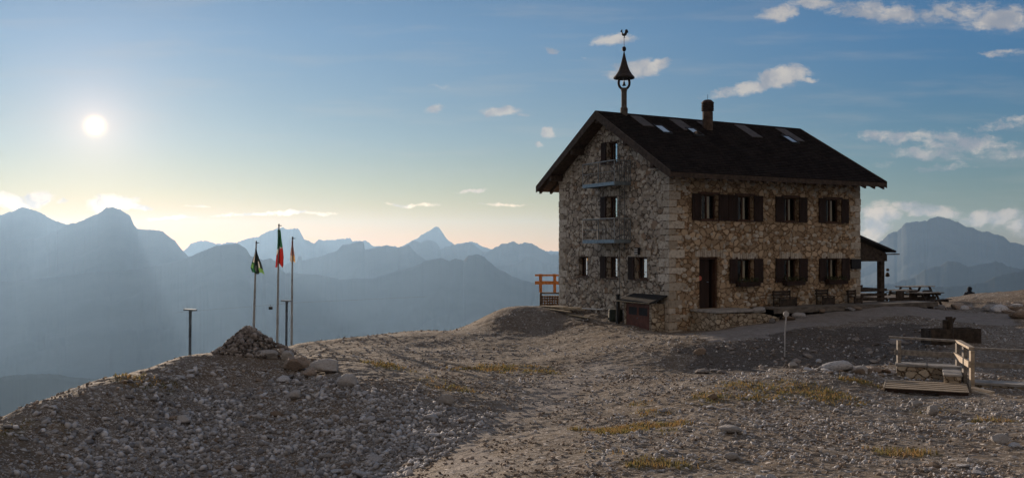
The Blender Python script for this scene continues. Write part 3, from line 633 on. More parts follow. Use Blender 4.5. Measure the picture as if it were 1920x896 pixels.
# chimney on the front slope
cx, cy, cz = 4.62, 3.2, 8.05
m_ = MB(); m_.lathe([(.225,0),(.225,.86),(.20,.86),(.20,.90)], (cx,cy,cz), 14, 0)
for i in range(4): m_.lathe([(.255,.90+i*.075),(.275,.93+i*.075),(.255,.955+i*.075)], (cx,cy,cz), 14, 1)
m_.lathe([(.24,1.2),(.27,1.22),(.27,1.27),(.17,1.37),(.02,1.40)], (cx,cy,cz), 10, 1)
m_.tube([(cx,cy,cz+1.38),(cx,cy,cz+1.62)], .008, 5, 1)
m_.build('chimney', [simple('rendered flue', (0.085,0.06,0.047), .9, scale=5, bump=.01), simple('sooty brick cap', (0.055,0.035,0.03), .9, scale=9)], roof)
# bell turret at the ridge (part of the house; its pieces are sub-parts)
tx, ty, tz = .74, LY/2, RIDGE
M_spire = simple('dark shingled spire', (0.035,0.026,0.024), .85, scale=14, var=.4, bump=.01)
m_ = MB()
m_.lathe([(.155,-.15),(.155,.28),(.115,.34),(.115,.95),(.125,1.0),(.15,1.12)], (tx,ty,tz), 12)
tur = m_.build('bell_turret', simple('turret render', (0.10,0.085,0.075), .9, scale=6, var=.3, bump=.005), house)
for s in (-1, 1):            # curved bell yoke, seen as a ring
    pts = [(tx+ (.145*math.sin(a))*s*HU.x*-1 + 0, ty, tz+1.33-.25*math.cos(a)) for a in ()]
d = Vector((math.cos(-HROT), math.sin(-HROT), 0))   # across the view
yk = MB(); pts = []
for i in range(25):
    a = R(-150)+R(300)*i/24; pts.append(Vector((tx,ty,tz+1.34)) + d*(.225*math.sin(a)) + Vector((0,0,-.27*math.cos(a))))
yk.tube(pts, .052, 8)
yk.build('yoke', M_spire, tur, smooth=True)
MB().lathe([(.44,1.52),(.45,1.56),(.34,1.68),(.235,1.85),(.155,2.07),(.09,2.32),(.045,2.52),(.012,2.66)], (tx,ty,tz), 16).build('spire', M_spire, tur)
MB().lathe([(.085,1.22),(.075,1.24),(.05,1.30),(.042,1.36),(.02,1.40),(.015,1.54)], (tx,ty,tz), 12).build('bell', M_iron, tur)
m_ = MB(); m_.lathe([(.01,2.64),(.06,2.66),(.09,2.73),(.09,2.77),(.06,2.84),(.01,2.86)], (tx,ty,tz), 14); m_.tube([(tx,ty,tz+2.6),(tx,ty,tz+3.24)], .012, 6)
m_.build('finial', M_iron, tur)
ck = [(-.145,.24),(-.13,.275),(-.10,.30),(-.085,.34),(-.065,.30),(-.07,.22),(-.045,.16),(.0,.15),(.03,.20),(.03,.27),(.07,.33),(.13,.32),(.165,.25),(.16,.17),(.12,.19),(.115,.12),(.08,.07),(.03,.045),(.03,.0),(.055,-.02),(-.03,-.02),(-.0,.005),(0,.045),(-.06,.06),(-.10,.12),(-.105,.2),(-.125,.22)]
m_ = MB(); o0 = Vector((tx,ty,tz+3.24)) - Vector((-d.y, d.x, 0))*.01
m_.prism([o0 + d*x*1.05 + Vector((0,0,z)) for x, z in ck], Vector((-d.y, d.x, 0))*.02); m_.build('weather_cock', M_iron, tur)

# windows of the long side
def window(face, u0, u1, z0, z1, shL=None, shR=None, kind='curtain', open_in=False):
    P = pl if face == 'l' else pg
    def B(mb, a, b, d0, d1, c, d, mi=0):
        if face == 'l': return mb.box(a, b, d0, d1, c, d, mi)
        return mb.box(d0, d1, a, b, c, d, mi)
    f = MB(); t = .05
    B(f, u0+.002, u0+t, .17, .24, z0+.002, z1-.002); B(f, u1-t, u1-.002, .17, .24, z0+.002, z1-.002)
    B(f, u0+t, u1-t, .17, .24, z1-t, z1-.002); B(f, u0+t, u1-t, .17, .24, z0+.002, z0+t)
    if kind != 'slit': B(f, (u0+u1)/2-.03, (u0+u1)/2+.03, .165, .235, z0+t, z1-t)
    # timber lintel
    B(f, u0-.12, u1+.12, -.012, .10, z1+.004, z1+.09)
    w = f.build('window', M_frame, house, bevel=.004)
    if kind == 'slit':
        a, b = u0+.22, u0+.52
        B(MB(), a+.03, b-.03, .195, .205, z0+t+.02, z1-t-.02).build('pane', M_mirror, w)
        g = MB(); B(g, a-.01, a+.03, .17, .23, z0+t, z1-t); B(g, b-.03, b+.01, .17, .23, z0+t, z1-t); B(g, a+.03, b-.03, .18, .22, z0+t+.22, z0+t+.235); g.build('casement', M_frame, w)
        B(MB(), u0+t, a-.01, .20, .21, z0+t, z1-t).build('pane', M_glass, w); B(MB(), b+.01, u1-t, .20, .21, z0+t, z1-t).build('pane', M_glass, w)
    else:
        B(MB(), u0+t, (u0+u1)/2-.03, .20, .208, z0+t, z1-t).build('pane', M_clear, w); B(MB(), (u0+u1)/2+.03, u1-t, .20, .208, z0+t, z1-t).build('pane', M_clear, w)
        # gathered curtains as wavy sheets
        for (a, b, side) in ((u0+.05, u0+.05+(u1-u0)*.27, 0), (u0+(u1-u0)*.46, u0+(u1-u0)*.76, 1)):
            n = 20; v = []; tie = rnd.uniform(.0,.5)
            for iz in range(9):
                zz = z1-.06-(z1-z0-.12)*iz/8; sq = 1-tie*math.sin(math.pi*min(1, iz/8))**2*.6
                for i in range(n):
                    uu = (a+(b-a)*sq*i/(n-1)) if side == 0 else (b-(b-a)*sq*(1-i/(n-1)))
                    v.append(P(uu, zz, .262+.014*math.sin(i*2.1+iz*.15)))
            fc = [(r*n+i, r*n+i+1, (r+1)*n+i+1, (r+1)*n+i) for r in range(8) for i in range(n-1)]
            MB().add(v, fc).build('curtain', M_curtain, w, smooth=True, recalc=False)
    B(MB(), u0-.06, u1+.06, -.05, .17, z0-.05, z0-.004).build('sill', M_frame, w)
    for sh in (shL, shR):
        if not sh: continue
        a, b = sh; s_ = MB(); k = max(2, round((b-a)/.12)); 
        for i in range(k): B(s_, a+(b-a)*i/k+.003, a+(b-a)*(i+1)/k-.003, -.065, -.03, z0-.03, z1+.02)
        for zz in (z0+.12, z1-.2): B(s_, a+.01, b-.01, -.085, -.0655, zz, zz+.08)
        B(s_, (a+b)/2-.02, (a+b)/2+.02, -.03, -.002, z0+.1, z0+.14)
        s_.build('shutter', M_dark, w)
    return w
def clearglass():
    m, t, b = newmat('window glass'); tr = N(t, 'ShaderNodeBsdfTransparent', ins={'Color': (.86,.88,.88,1)}); g = N(t, 'ShaderNodeBsdfGlossy', ins={'Roughness': .03, 'Color': (.8,.85,.9,1)})
    mx = N(t, 'ShaderNodeMixShader', ins={0: .025, 1: tr.outputs[0], 2: g.outputs[0]}); t.links.new(mx.outputs[0], t.nodes['Material Output'].inputs[0]); return m
M_clear = clearglass()
window('l', *LONG[0], shL=(1.06,1.50), shR=(2.37,2.85)); window('l', *LONG[1], shL=(2.87,3.34), shR=(4.19,4.67))
window('l', *LONG[2], shL=(5.36,5.82), shR=(6.66,7.12)); window('l', *LONG[3], shL=(7.80,8.19), shR=(9.13,9.56))
lw = [window('l', *LONG[4], shL=(2.93,3.32), shR=(4.21,4.68)), window('l', *LONG[5], shL=(5.36,5.81), shR=(6.67,7.14)), window('l', *LONG[6], shL=(7.82,8.21), shR=(9.14,9.62))]
for w, o in zip(lw, LONG[4:7]):       # planters under the ground floor windows
    b = MB().box(o[0]-.1, o[1]+.1, -.30, -.09, o[2]-.16, o[2]+.02)
    b.build('planter', M_dark, w)
    p = MB()
    for _ in range(170):
        c = Vector((rnd.uniform(o[0]-.12, o[1]+.12), rnd.uniform(-.34,-.06), o[2]+rnd.uniform(.0,.17))); q = Euler((rnd.uniform(0,6),rnd.uniform(0,6),rnd.uniform(0,6))).to_matrix(); r_ = rnd.uniform(.02,.045)
        p.add([c+q@Vector((-r_,0,0)), c+q@Vector((0,r_*.6,0)), c+q@Vector((r_*1.2,0,0)), c+q@Vector((0,-r_*.6,0))], [(0,1,2,3)])
    p.build('potted_plants', M_plant, w)
window('g', *GAB[0], kind='slit', shL=(4.10,4.46)); window('g', *GAB[1], kind='slit', shL=(4.10,4.50)); window('g', *GAB[2], kind='slit'); window('g', *GAB[3], kind='slit', shL=(4.10,4.52)); window('g', *GAB[4], kind='slit', shL=(2.15,2.55))
m_ = MB(); m_.box(1.0, LX-.3, 1.0, 1.05, -.2, 6.0); m_.box(1.0, 1.05, 1.06, LY-.3, -.2, 6.1); m_.box(1.0,1.05,2.2,LY-2.2,6.1,7.4); m_.build('dark_room_backing', M_black, house)  # added black backing behind the windows, keeps the rooms dark
# front door
a, b, z0, z1 = LONG[7]
f = MB(); f.box(a+.002, a+.08, .10, .26, z0, z1-.002); f.box(b-.08, b-.002, .10, .26, z0, z1-.002); f.box(a+.08, b-.08, .10, .26, z1-.08, z1-.002)
door = f.build('door', M_frame, house)
m_ = MB()
for i in range(5): m_.box(a+.08+i*.116, a+.08+(i+1)*.116-.004, .20, .245, z0+.02, z1-.085)
m_.build('door_leaf', M_dark, door)
MB().box(b-.12, b-.085, .26, 1.0, z0+.02, z1-.1).build('open_leaf', M_dark, door)
m_ = MB(); m_.v = []; m_.tube([(a+.17,.19,1.9),(a+.17,.165,1.9)], .095, 18); m_.build('round_sign', M_signred, door)
m_ = MB(); m_.tube([(a+.58,.2,1.75),(a+.58,.15,1.75),(a+.50,.15,1.75)], .012, 6); m_.build('handle', M_steel, door)
# notice box and lantern on the walls
MB().box(9.70, 10.27, -.10, -.005, 2.18, 2.60).build('notice_box', M_black, house, bevel=.01)
m_ = MB(); m_.box(-.16, -.04, 1.75, 1.98, 2.80, 3.08, 0)
ln_ = m_.build('wall_lantern', M_black, house)
for zz in (2.83, 2.92, 3.0): MB().box(-.175, -.161, 1.77, 1.96, zz, zz+.035).build('louvre', M_white, ln_)
# steel balconies
for zf, full in ((5.55, 1), (3.26, 0)):
    p = MB(); y0, y1, dx = 2.42, 4.70, -.80
    p.box(dx, -.005, y0, y1, zf+.06, zf+.09, 1); p.box(dx-.012, dx, y0, y1, zf, zf+.14, 0); p.box(dx, -.005, y0-.012, y0, zf, zf+.14, 0); p.box(dx, -.005, y1, y1+.012, zf, zf+.14, 0)
    bal = p.build('balcony', [M_steel, M_mesh], house)
    zr = zf+.98; r_ = MB()
    r_.tube([(-.01,y1,zr),(dx,y1,zr),(dx,y0,zr),(-.01,y0,zr)], .022, 6); r_.tube([(-.01,y1,zf+.55),(dx,y1,zf+.55),(dx,y0,zf+.55),(-.01,y0,zf+.55)], .010, 5)
    for y in (y0, (y0+y1)/2, y1): r_.tube([(dx,y,zf+.1),(dx,y,zr)], .02, 6)
    for y in (y0, y1): r_.tube([(-.02,y,zf+.1),(-.02,y,zr)], .020, 6)
    r_.build('railing', M_dull, bal)
    m_ = MB()
    for i in range(9): x = dx+.08+i*.085; m_.tube([(x,y0,zf+.1),(x,y0,zr)], .013, 4)
    for i in range(10): y = y0+.1+i*.11; m_.tube([(dx,y,zf+.1),(dx,y,zr)], .009, 4)
    m_.tube([(dx,y1,zf+.12),(dx,(y0+y1)/2+.1,zr-.05)], .010, 5)
    m_.build('baluster', M_mesh, bal)
# wall-fixed ladder and lightning rod
m_ = MB(); m_.tube([(-.06,3.12,.3),(-.06,3.12,6.9)], .012, 6); m_.tube([(-.06,2.78,2.9),(-.06,2.78,6.6)], .012, 6)
for i in range(12): m_.tube([(-.06,2.78,3.0+i*.3),(-.06,3.12,3.0+i*.3)], .009, 5)
m_.build('wall_ladder', M_mesh, house)
m_ = MB(); m_.tube([(-.10,7.9,.42),(-.10,4.75,.50),(-.10,4.75,.22)], .028, 8); m_.tube([(-.1,4.75,.5),(-.1,4.2,.52)], .02, 6); m_.build('drain_pipe', M_white, house)

# ------------------------------------------------------------------ things around the house
shed = empty('storage_shed', tuple(hp(-.62, .25, 0)), HROT, 'small stone lean-to shed with red brown double doors against the gable wall', 'shed')
MB().box(-.02, .58, -.02, .13, -.5, .97).build('wall', M_low, shed); MB().box(-.02, .58, 1.63, 1.76, -.5, .97).build('wall', M_low, shed)
m_ = MB(); m_.prism([(-.24,-.17,.96),(-.24,1.95,.96),(.60,1.95,1.22),(.60,-.17,1.22)], (0,0,.07)); m_.build('roof', M_black, shed, bevel=.01)
m_ = MB(); m_.box(-.25,-.245,-.16,1.94,.985,1.01); m_.build('roof_edge', M_plank, shed)
m_ = MB(); m_.box(.0,.03,.14,1.62,-.5,.93)
dr = m_.build('door', M_red, shed)
for (y0, y1) in ((.26,.80),(.92,1.45)): 
    f = MB(); f.box(-.015,.0,y0-.04,y1+.04,.46,.50); f.box(-.015,.0,y0-.04,y1+.04,.80,.84); f.box(-.015,.0,y0-.04,y0,.50,.80); f.box(-.015,.0,y1,y1+.04,.50,.80); f.build('window_frame', M_red, dr)
    MB().box(-.006,-.001,y0,y1,.50,.80).build('pane', M_black, dr)
m_ = MB(); m_.tube([(-.01,.86,.40),(-.05,.86,.40),(-.05,.86,.36)], .012, 5); m_.build('latch', M_steel, dr)
q = hp(-.75, 2.25); pst = MB().box(-.055,.055,-.055,.055,-.4,1.1); pst.box(-.07,.07,-.07,.07,1.1,1.16)
o = pst.build('timber_post', M_black, None, bevel=.008); o.location = (q.x,q.y,H1(q.x,q.y)); o.rotation_euler = (0,0,HROT); tag(o, 'short black post with a flat cap at the left side of the stone shed', 'post')
# dark drum / box beside the post
q = hp(-.45, 2.85); m_ = MB(); m_.lathe([(.26,0),(.29,.1),(.28,.42),(.30,.44),(.24,.50)], (0,0,0), 16)
o = m_.build('covered_barrel', simple('dark green tarp', (0.025,0.032,0.026), .8, scale=6, bump=.02), None, smooth=False); o.location = (q.x,q.y,H1(q.x,q.y)-.03); tag(o, 'dark covered barrel standing against the gable wall left of the shed', 'barrel')
# planks lying along the wall
for i, (x, y, L, w, rz, dz, lab) in enumerate((( -.9,6.9,1.9,.20,.10,.06,'pale weathered plank nearest the left wall corner'),(-1.15,6.2,2.3,.16,-.05,.05,'long plank lying at the front of the plank heap'),(-.8,6.0,1.8,.22,.16,.12,'wide plank on top of the plank heap'),
        (-1.1,4.6,1.6,.14,.02,.05,'reddish plank between the plank heap and the barrel'),(-1.35,3.9,.9,.12,.1,.03,'short dark plank on the gravel in front of the barrel'),(-.75,5.4,1.2,.18,.3,.16,'short plank lying skewed across the plank heap'))):
    q = hp(x, y); q.z = H1(q.x, q.y)+dz
    o = MB().obox((0,0,0), (L, w, .035)).build('plank', M_plank if i != 4 else M_deck, None, bevel=.005); o.location = q; o.rotation_euler = (rnd.uniform(-.05,.05), rnd.uniform(-.03,.03), HROT+R(90)+rz); tag(o, lab, 'plank', 'planks lying below the gable wall')
# orange deck railing behind the left corner, with the woodpile under it
rl = empty('deck_railing', tuple(hp(-.0, 8.6, 0)), HROT+R(90), 'orange wooden deck railing standing out behind the left house corner', 'railing')
bx = Vector((rl.location))
def L2(px, py, Y): return at(px, py, Y)
ro = MB(); A = at(1003,516,43.2); B_ = at(1062,516,43.2); C_ = at(1003,530,43.2); D_ = at(1062,530,43.2)
inv = (Matrix.Translation(rl.location) @ Matrix.Rotation(HROT+R(90), 4, 'Z')).inverted()
lo = lambda v: inv @ v
ro.beam(lo(A), lo(B_), .10, .09); ro.build('handrail', M_orange, rl, bevel=.006)
ro = MB(); ro.beam(lo(C_), lo(D_), .05, .16); ro.build('rail_board', M_orange, rl, bevel=.006)
for px in (1013.5, 1040, 1058):
    MB().beam(lo(at(px, 513.5, 43.26)), lo(at(px, 548, 43.26)), .11, .11).build('post', M_orange, rl, bevel=.006)
wp = empty('wood_store', tuple(at(1030, 570, 43.4)), 0, 'dark timber box of stacked firewood under the orange railing', 'wood store')
MB().box(-.46,.75,-.35,.5,.50,.56).build('lid', M_log, wp, bevel=.01)
for x in (-.42, .68): MB().box(x-.05,x+.05,-.33,-.22,-.6,.5).build('post', M_log, wp)
lg = MB()
for i in range(9):
    for j in range(7): lg.tube([(-.34+i*.12+rnd.uniform(-.01,.01), -.2+rnd.uniform(-.05,.02), -.4+j*.125),(-.34+i*.12, .4, -.4+j*.125)], .06, 7)
lg.build('firewood', simple('cut firewood', (0.13,0.08,0.045), .9, scale=7, var=.5), wp)

# entrance landing of masonry with slab top
ld = empty('entrance_landing', tuple(hp(1.0, -1.45, 0)), HROT, 'raised rubble stone landing with slab top in front of the dark door', 'landing')
m_ = MB(); m_.prism([(0,0,-.6),(3.15,0,-.6),(3.15,0,.40),(2.3,0,.60),(.0,0,.66)], (0,.5,0)); m_.prism([(0,.5,-.6),(0,1.44,-.6),(0,1.44,.66),(0,.5,.66)], (2.6,0,0)); m_.build('masonry', M_low, ld)
m_ = MB(); m_.box(-.04,1.0,-.04,1.44,.665,.745); m_.box(1.01,2.1,-.05,1.44,.663,.742); m_.box(2.12,2.75,.3,1.44,.60,.70); m_.build('slab', M_slab, ld, bevel=.02)
def rock_mesh(seed, sub=3, flat=.6, rough=.3):
    r = random.Random(seed); bm = bmesh.new(); bmesh.ops.create_icosphere(bm, subdivisions=sub, radius=1.0)
    pl_ = [(Vector((r.gauss(0,1), r.gauss(0,1), r.gauss(0,1)))).normalized() for _ in range(11)]; dd = [r.uniform(.55,.9) for _ in pl_]
    sx, sy = r.uniform(0,50), r.uniform(0,50)
    for v in bm.verts:
        p = v.co.copy()
        for n_, d_ in zip(pl_, dd):
            k = p.dot(n_)-d_
            if k > 0: p -= n_*k*.92
        q = p*3
        p *= 1+rough*.35*float(vn(np.array([q.x+sx+q.z]), np.array([q.y+sy-q.z*.7]))[0]) + rough*.15*float(vn(np.array([q.x*3+sx+q.z*2]), np.array([q.y*3+sy]))[0])
        v.co = Vector((p.x, p.y, p.z*flat))
    me = bpy.data.meshes.new('rock'); bm.to_mesh(me); bm.free(); return me
def rockmat(name, a, b):
    m, t, bs = newmat(name); tc = N(t, 'ShaderNodeTexCoord').outputs['Object']
    ir = N(t, 'ShaderNodeNewGeometry').outputs['Random Per Island']; oi = N(t, 'ShaderNodeObjectInfo').outputs['Random']
    k = M(t, 'FRACT', M(t, 'ADD', ir, oi))
    n = N(t, 'ShaderNodeTexNoise', ins={'Vector': tc, 'Scale': 7.0, 'Detail': 6.0, 'Roughness': .65}).outputs[0]
    c = MIX(t, k, a, b); c = MIX(t, MR(t, n, .42, .7, 0, .65), c, tuple(x*.55 for x in a))
    t.links.new(c, bs.inputs['Base Color']); bs.inputs['Roughness'].default_value = .93; bs.inputs['Specular IOR Level'].default_value = .12
    bp = N(t, 'ShaderNodeBump', ins={'Height': N(t, 'ShaderNodeTexNoise', ins={'Vector': tc, 'Scale': 26.0, 'Detail': 5.0}).outputs[0], 'Strength': .7, 'Distance': .02}); t.links.new(bp.outputs[0], bs.inputs['Normal']); return m
M_rock = rockmat('pale limestone', (0.18,0.178,0.185), (0.62,0.62,0.64))
M_rockp = rockmat('smooth pale limestone', (0.36,0.345,0.335), (0.50,0.48,0.47))
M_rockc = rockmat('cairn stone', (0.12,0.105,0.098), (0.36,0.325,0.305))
M_rockb = rockmat('brown stained limestone', (0.19,0.145,0.11), (0.36,0.30,0.255))
def rock(name, px, py, w, h, seed, label, cat='boulder', group=None, mat=None, flat=.6, rz=None, deep=1.0, sub=3, sink=.12, Y=None):
    p = pick(px, py) if Y is None else at(px, py, Y)
    W2 = w/F*p.y/2; H2 = h/F*p.y/2
    me = rock_mesh(seed, sub, 1.0); o = link_mesh(name, me, mat or M_rockp)
    o.scale = (W2*1.05, W2*.85*deep, H2*1.15); o.location = (p.x, p.y+W2*.4, p.z+H2*(1-sink)); o.rotation_euler = (rnd.uniform(-.1,.1), rnd.uniform(-.12,.12), rnd.uniform(-.3,.3) if rz is None else rz)
    return tag(o, label, cat, group)
rock('boulder', 490, 681, 60, 26, 3, 'flat pale boulder resting at the right foot of the cairn', Y=19.0, rz=.1)
rock('boulder', 552, 696, 54, 32, 14, 'rough brownish boulder between two smooth pale boulders', mat=M_rockb)
rock('boulder', 611, 700, 66, 26, 25, 'pale boulder with sloping smooth top, right of the rough brown one', rz=-.2)
rock('boulder', 652, 726, 46, 24, 36, 'small bluish slab tilted on the scree edge below the pale boulders')
rock('boulder', 537, 678, 30, 20, 47, 'grey rounded rock wedged behind the rough brown boulder')
rock('boulder', 578, 710, 34, 20, 48, 'low brown rock at the foot of the rough boulder', mat=M_rockb)
rock('boulder', 1573, 700, 62, 24, 58, 'broad pale boulder on the crest of the rubble row left of the boardwalk', Y=20.8, mat=M_rock)
rock('boulder', 1611, 703, 40, 17, 59, 'lower grey rock touching the right side of the broad crest boulder', Y=20.8)
rock('boulder', 1545, 698, 26, 14, 60, 'small pale rock at the left end of the broad crest boulder', Y=20.9)
rock('boulder', 1752, 781, 26, 22, 61, 'upright pale stone with dark shadow side below the boardwalk')
rock('boulder', 1722, 764, 20, 14, 62, 'round dark stone left of the upright pale stone')
rock('boulder', 1372, 812, 48, 14, 63, 'wide flat pale slab lying in the right foreground gravel')
rock('boulder', 1337, 750, 20, 14, 64, 'little peaked ochre stone on the brown turf slope', mat=M_rockb)
rock('boulder', 836, 760, 30, 20, 65, 'largest pale stone near the upper right edge of the scree')
rock('boulder', 548, 750, 30, 20, 66, 'pale angular stone high on the scree below the slab')
rock('boulder', 340, 795, 34, 16, 67, 'wide flat stone in the middle of the left slope')
rock('boulder', 1370, 862, 30, 14, 68, 'pale block among gravel near the lower edge of the picture')
rock('boulder', 1488, 690, 16, 12, 69, 'small bright stone lying alone above the rubble row')
rock('boulder', 1880, 832, 34, 18, 70, 'pale stone casting a shadow in the far right foreground')
rock('boulder', 1313, 665, 26, 14, 71, 'dark rounded stone on the shaded bank left of the marker post', mat=M_rockb)

# wooden walkway along the facade
wk = empty('timber_walkway', tuple(hp(3.9, -.1, 0)), HROT, 'long grey raised timber walkway along the stone facade', 'walkway')
m_ = MB()
for i in range(6): m_.box(0, 9.6, -1.30+i*.21, -1.30+i*.21+.20, .70, .75)
m_.build('deck_boards', M_deck, wk, bevel=.005)
m_ = MB(); m_.box(0, 9.6, -1.34, -1.305, .55, .755); m_.build('edge_beam', M_deck, wk, bevel=.006)
for x in (.5, 2.3, 4.2, 6.0, 7.7, 9.2):
    MB().box(x, x+.16, -1.28, -1.12, -.3, .69).build('support_post', M_log, wk)
MB().box(0, 9.6, -.42, -.40, -.3, .68).build('back_board', M_black, wk)
for i, (x, w, h, dz, lab, nm, ct) in enumerate(((1.1,1.0,.42,.75,'dark slatted bench on the walkway, below the first ground floor window','bench','bench'),(3.5,.75,.42,.75,'small dark wooden crate bench under the third ground floor window','bench','bench'),(5.35,.55,.36,.75,'short dark bench at the right end of the facade','bench','bench'))):
    bn = empty(nm, tuple(hp(3.9+x, -.62, dz)), HROT, lab, ct)
    m_ = MB()
    for k in range(3): m_.box(0, w, k*.13, k*.13+.11, h-.10, h-.07)
    m_.build('seat', M_log, bn)
    m_ = MB()
    for k in range(2): m_.box(0, w, .40, .43, h-.02+k*.11, h+.07+k*.11)
    m_.build('backrest', M_log, bn)
    for xx in (.03, w-.08): 
        MB().box(xx, xx+.05, .02, .08, 0, h-.10).build('leg', M_log, bn); MB().box(xx, xx+.05, .36, .40, 0, h+.2).build('leg', M_log, bn)
    MB().box(.05, w-.05, .03, .045, .02, h-.12).build('front_board', M_log, bn)
for i, (x, y, s) in enumerate(((4.9,-1.75,.30),(6.3,-1.6,.24),(7.9,-1.55,.26),(8.35,-1.6,.22),(3.5,-1.75,.22),(4.2,-1.9,.26),(2.9,-1.1,.28))):
    q = hp(x, y); o = link_mesh('boulder', rock_mesh(200+i, 3), M_rockb if i % 2 else M_rock); zz = H1(q.x,q.y)
    if i == 6: q = hp(3.55,-1.0); zz = .62
    o.location = (q.x,q.y,zz+s*.3); o.scale = (s, s*.7, s*.7); o.rotation_euler = (0,0,i*1.1)
    tag(o, ('stone under the front edge of the timber walkway' if i < 6 else 'reddish boulder at the right end of the landing slab'), 'boulder', 'stones under the walkway edge' if i < 6 else None)

# veranda on the far end
ve = empty('veranda', tuple(hp(10.32, .3, .75)), HROT, 'dark timber veranda with lean-to roof at the right end of the house', 'veranda')
m_ = MB(); m_.prism([(0,-.25,2.78),(2.35,-.25,2.12),(2.35,-.25,2.20),(0,-.25,2.90)], (0,3.9,0)); m_.build('roof', M_black, ve)
m_ = MB(); m_.prism([(0,-.05,2.05),(1.95,-.05,1.85),(1.95,-.05,2.10),(0,-.05,2.70)], (0,.07,0)); m_.box(0,2.0,-.06,.10,1.74,2.02); m_.box(1.85,2.0,.12,3.4,1.74,1.92); m_.box(1.6,2.75,-.12,3.4,2.02,2.07); m_.build('beam', M_log, ve)
for y in (0, 3.3): MB().box(1.66,1.88,y-.02,y+.20,-.3,1.74).build('post', M_log, ve)
m_ = MB(); m_.lathe([(.03,0),(.10,.03),(.08,.12),(.03,.2)], (1.95,-.12,1.05), 8); m_.lathe([(.03,0),(.07,.03),(.05,.12)], (1.98,-.1,1.3), 8); m_.build('hanging_lantern', M_log, ve)
m_ = MB(); m_.box(0,2.0,-.05,.0,.42,.54); m_.box(0,2.0,-.05,0,.22,.34); m_.box(0,2.0,-.05,0,.02,.14); m_.box(1.9,1.95,0,3.3,.42,.54); m_.box(0,.42,-.08,.02,.42,.72); m_.build('railing', M_log, ve)
m_ = MB(); m_.box(0,2.1,.0,3.5,-.09,-.02); m_.build('deck', M_deck, ve)
# picnic tables and benches on the terrace
def picnic(px, py, Y, w, label, rz):
    p = at(px, py, Y); t = empty('picnic_table', (p.x, p.y, p.z-.75), HROT+rz, label, 'table', 'tables and benches on the terrace')
    m_ = MB()
    for k in range(5): m_.box(-w/2, w/2, -.38+k*.155, -.38+k*.155+.145, .71, .75)
    m_.build('table_top', M_greyw, t, bevel=.005)
    for s in (-1, 1):
        MB().box(-w/2, w/2, s*.75-.13, s*.75+.13, .42, .46).build('seat', M_log, t, bevel=.005)
    for x in (-w/2+.25, w/2-.25):
        m_ = MB(); m_.box(x-.04, x+.04, -.85, .85, .33, .41); m_.beam((x,-.6,0),(x,-.25,.70),.08,.07); m_.beam((x,.6,0),(x,.25,.70),.08,.07); m_.build('leg', M_log, t)
    return t
picnic(1716, 536, 43.5, 1.9, 'picnic table with pale sunlit top beyond the veranda', .0)
picnic(1732, 547.5, 41.2, 1.6, 'lower picnic table nearest the path right of the veranda', .1)
picnic(1690, 543, 42.6, 1.3, 'picnic table right behind the corner post of the veranda', -.1)
tb = empty('terrace_base', tuple(at(1712, 562, 41.0)), HROT, 'low timber terrace base under the picnic tables', 'terrace')
m_ = MB(); m_.box(-1.6,1.55,0,4.0,.05,.12); m_.build('deck', M_deck, tb)
m_ = MB(); m_.box(-1.6,1.55,-.03,-.002,-.35,.14); m_.build('edge_board', M_log, tb)
for x in (-1.1,-.2,.7): MB().box(x, x+.5, -.0, .05, .13, .42).build('side_board', M_log, tb)

# ------------------------------------------------------------------ wooden log fountain on the track
fo = empty('log_fountain', tuple(pick(1778, 634)), .15, 'dark hollowed log fountain with a forked post between two troughs', 'fountain')
fo.location.y = 27.0; fo.location.x = (1778-CX)/F*27; fo.location.z = H1(fo.location.x, 27)+.0
def trough(a, b, rz, y):
    m_ = MB(); h, r = .44, .26
    pr1 = [(-r,0),(-r*1.02,h*.7),(-r*.95,h),(-r*.72,h),(-r*.7,h*.35),(r*.7,h*.35),(r*.72,h),(r*.95,h),(r*1.02,h*.7),(r,0)]
    m_.prism([(a, y+q, z_) for q, z_ in pr1], (b-a,0,0)); m_.box(a-.002, a+.10, y-r*.7, y+r*.7, .1, h-.02); m_.box(b-.10, b+.002, y-r*.7, y+r*.7, .1, h-.02)
    return m_.build('trough', M_log, fo)
trough(-.72,-.06,0,0); trough(.05,.98,0,.12)
m_ = MB(); m_.tube([(-.02,-.1,-.1),(-.03,-.12,.4),(-.05,-.1,.80)], [.12,.10,.095], 10); m_.tube([(-.03,-.1,.45),(.10,-.1,.72),(.16,-.1,.76)], [.05,.04,.03], 8); m_.tube([(-.05,-.1,.66),(-.19,-.12,.68),(-.2,-.12,.4)], [.06,.07,.06], 8); m_.build('spout_post', M_log, fo)
# marker post
p = pick(1471, 645); p = at(1471, 645, min(p.y, 27.5)); p.z = H1(p.x, p.y)
M_marker = simple('chalky marker paint', (0.42,0.42,0.43), .7, scale=8, var=.2)
mk = empty('marker_post', tuple(p), 0, 'thin pale leaning marker pole with round top disc beside the track', 'marker')
hh = 87/F*p.y
MB().tube([(0,0,-.2),(.01,0,hh*.5),(.055,0,hh-.10)], .022, 8).build('pole', M_marker, mk)
MB().tube([(.05,-.02,hh-.09),(.05,.02,hh-.09)], [.085][0], 18).build('disc', M_marker, mk)

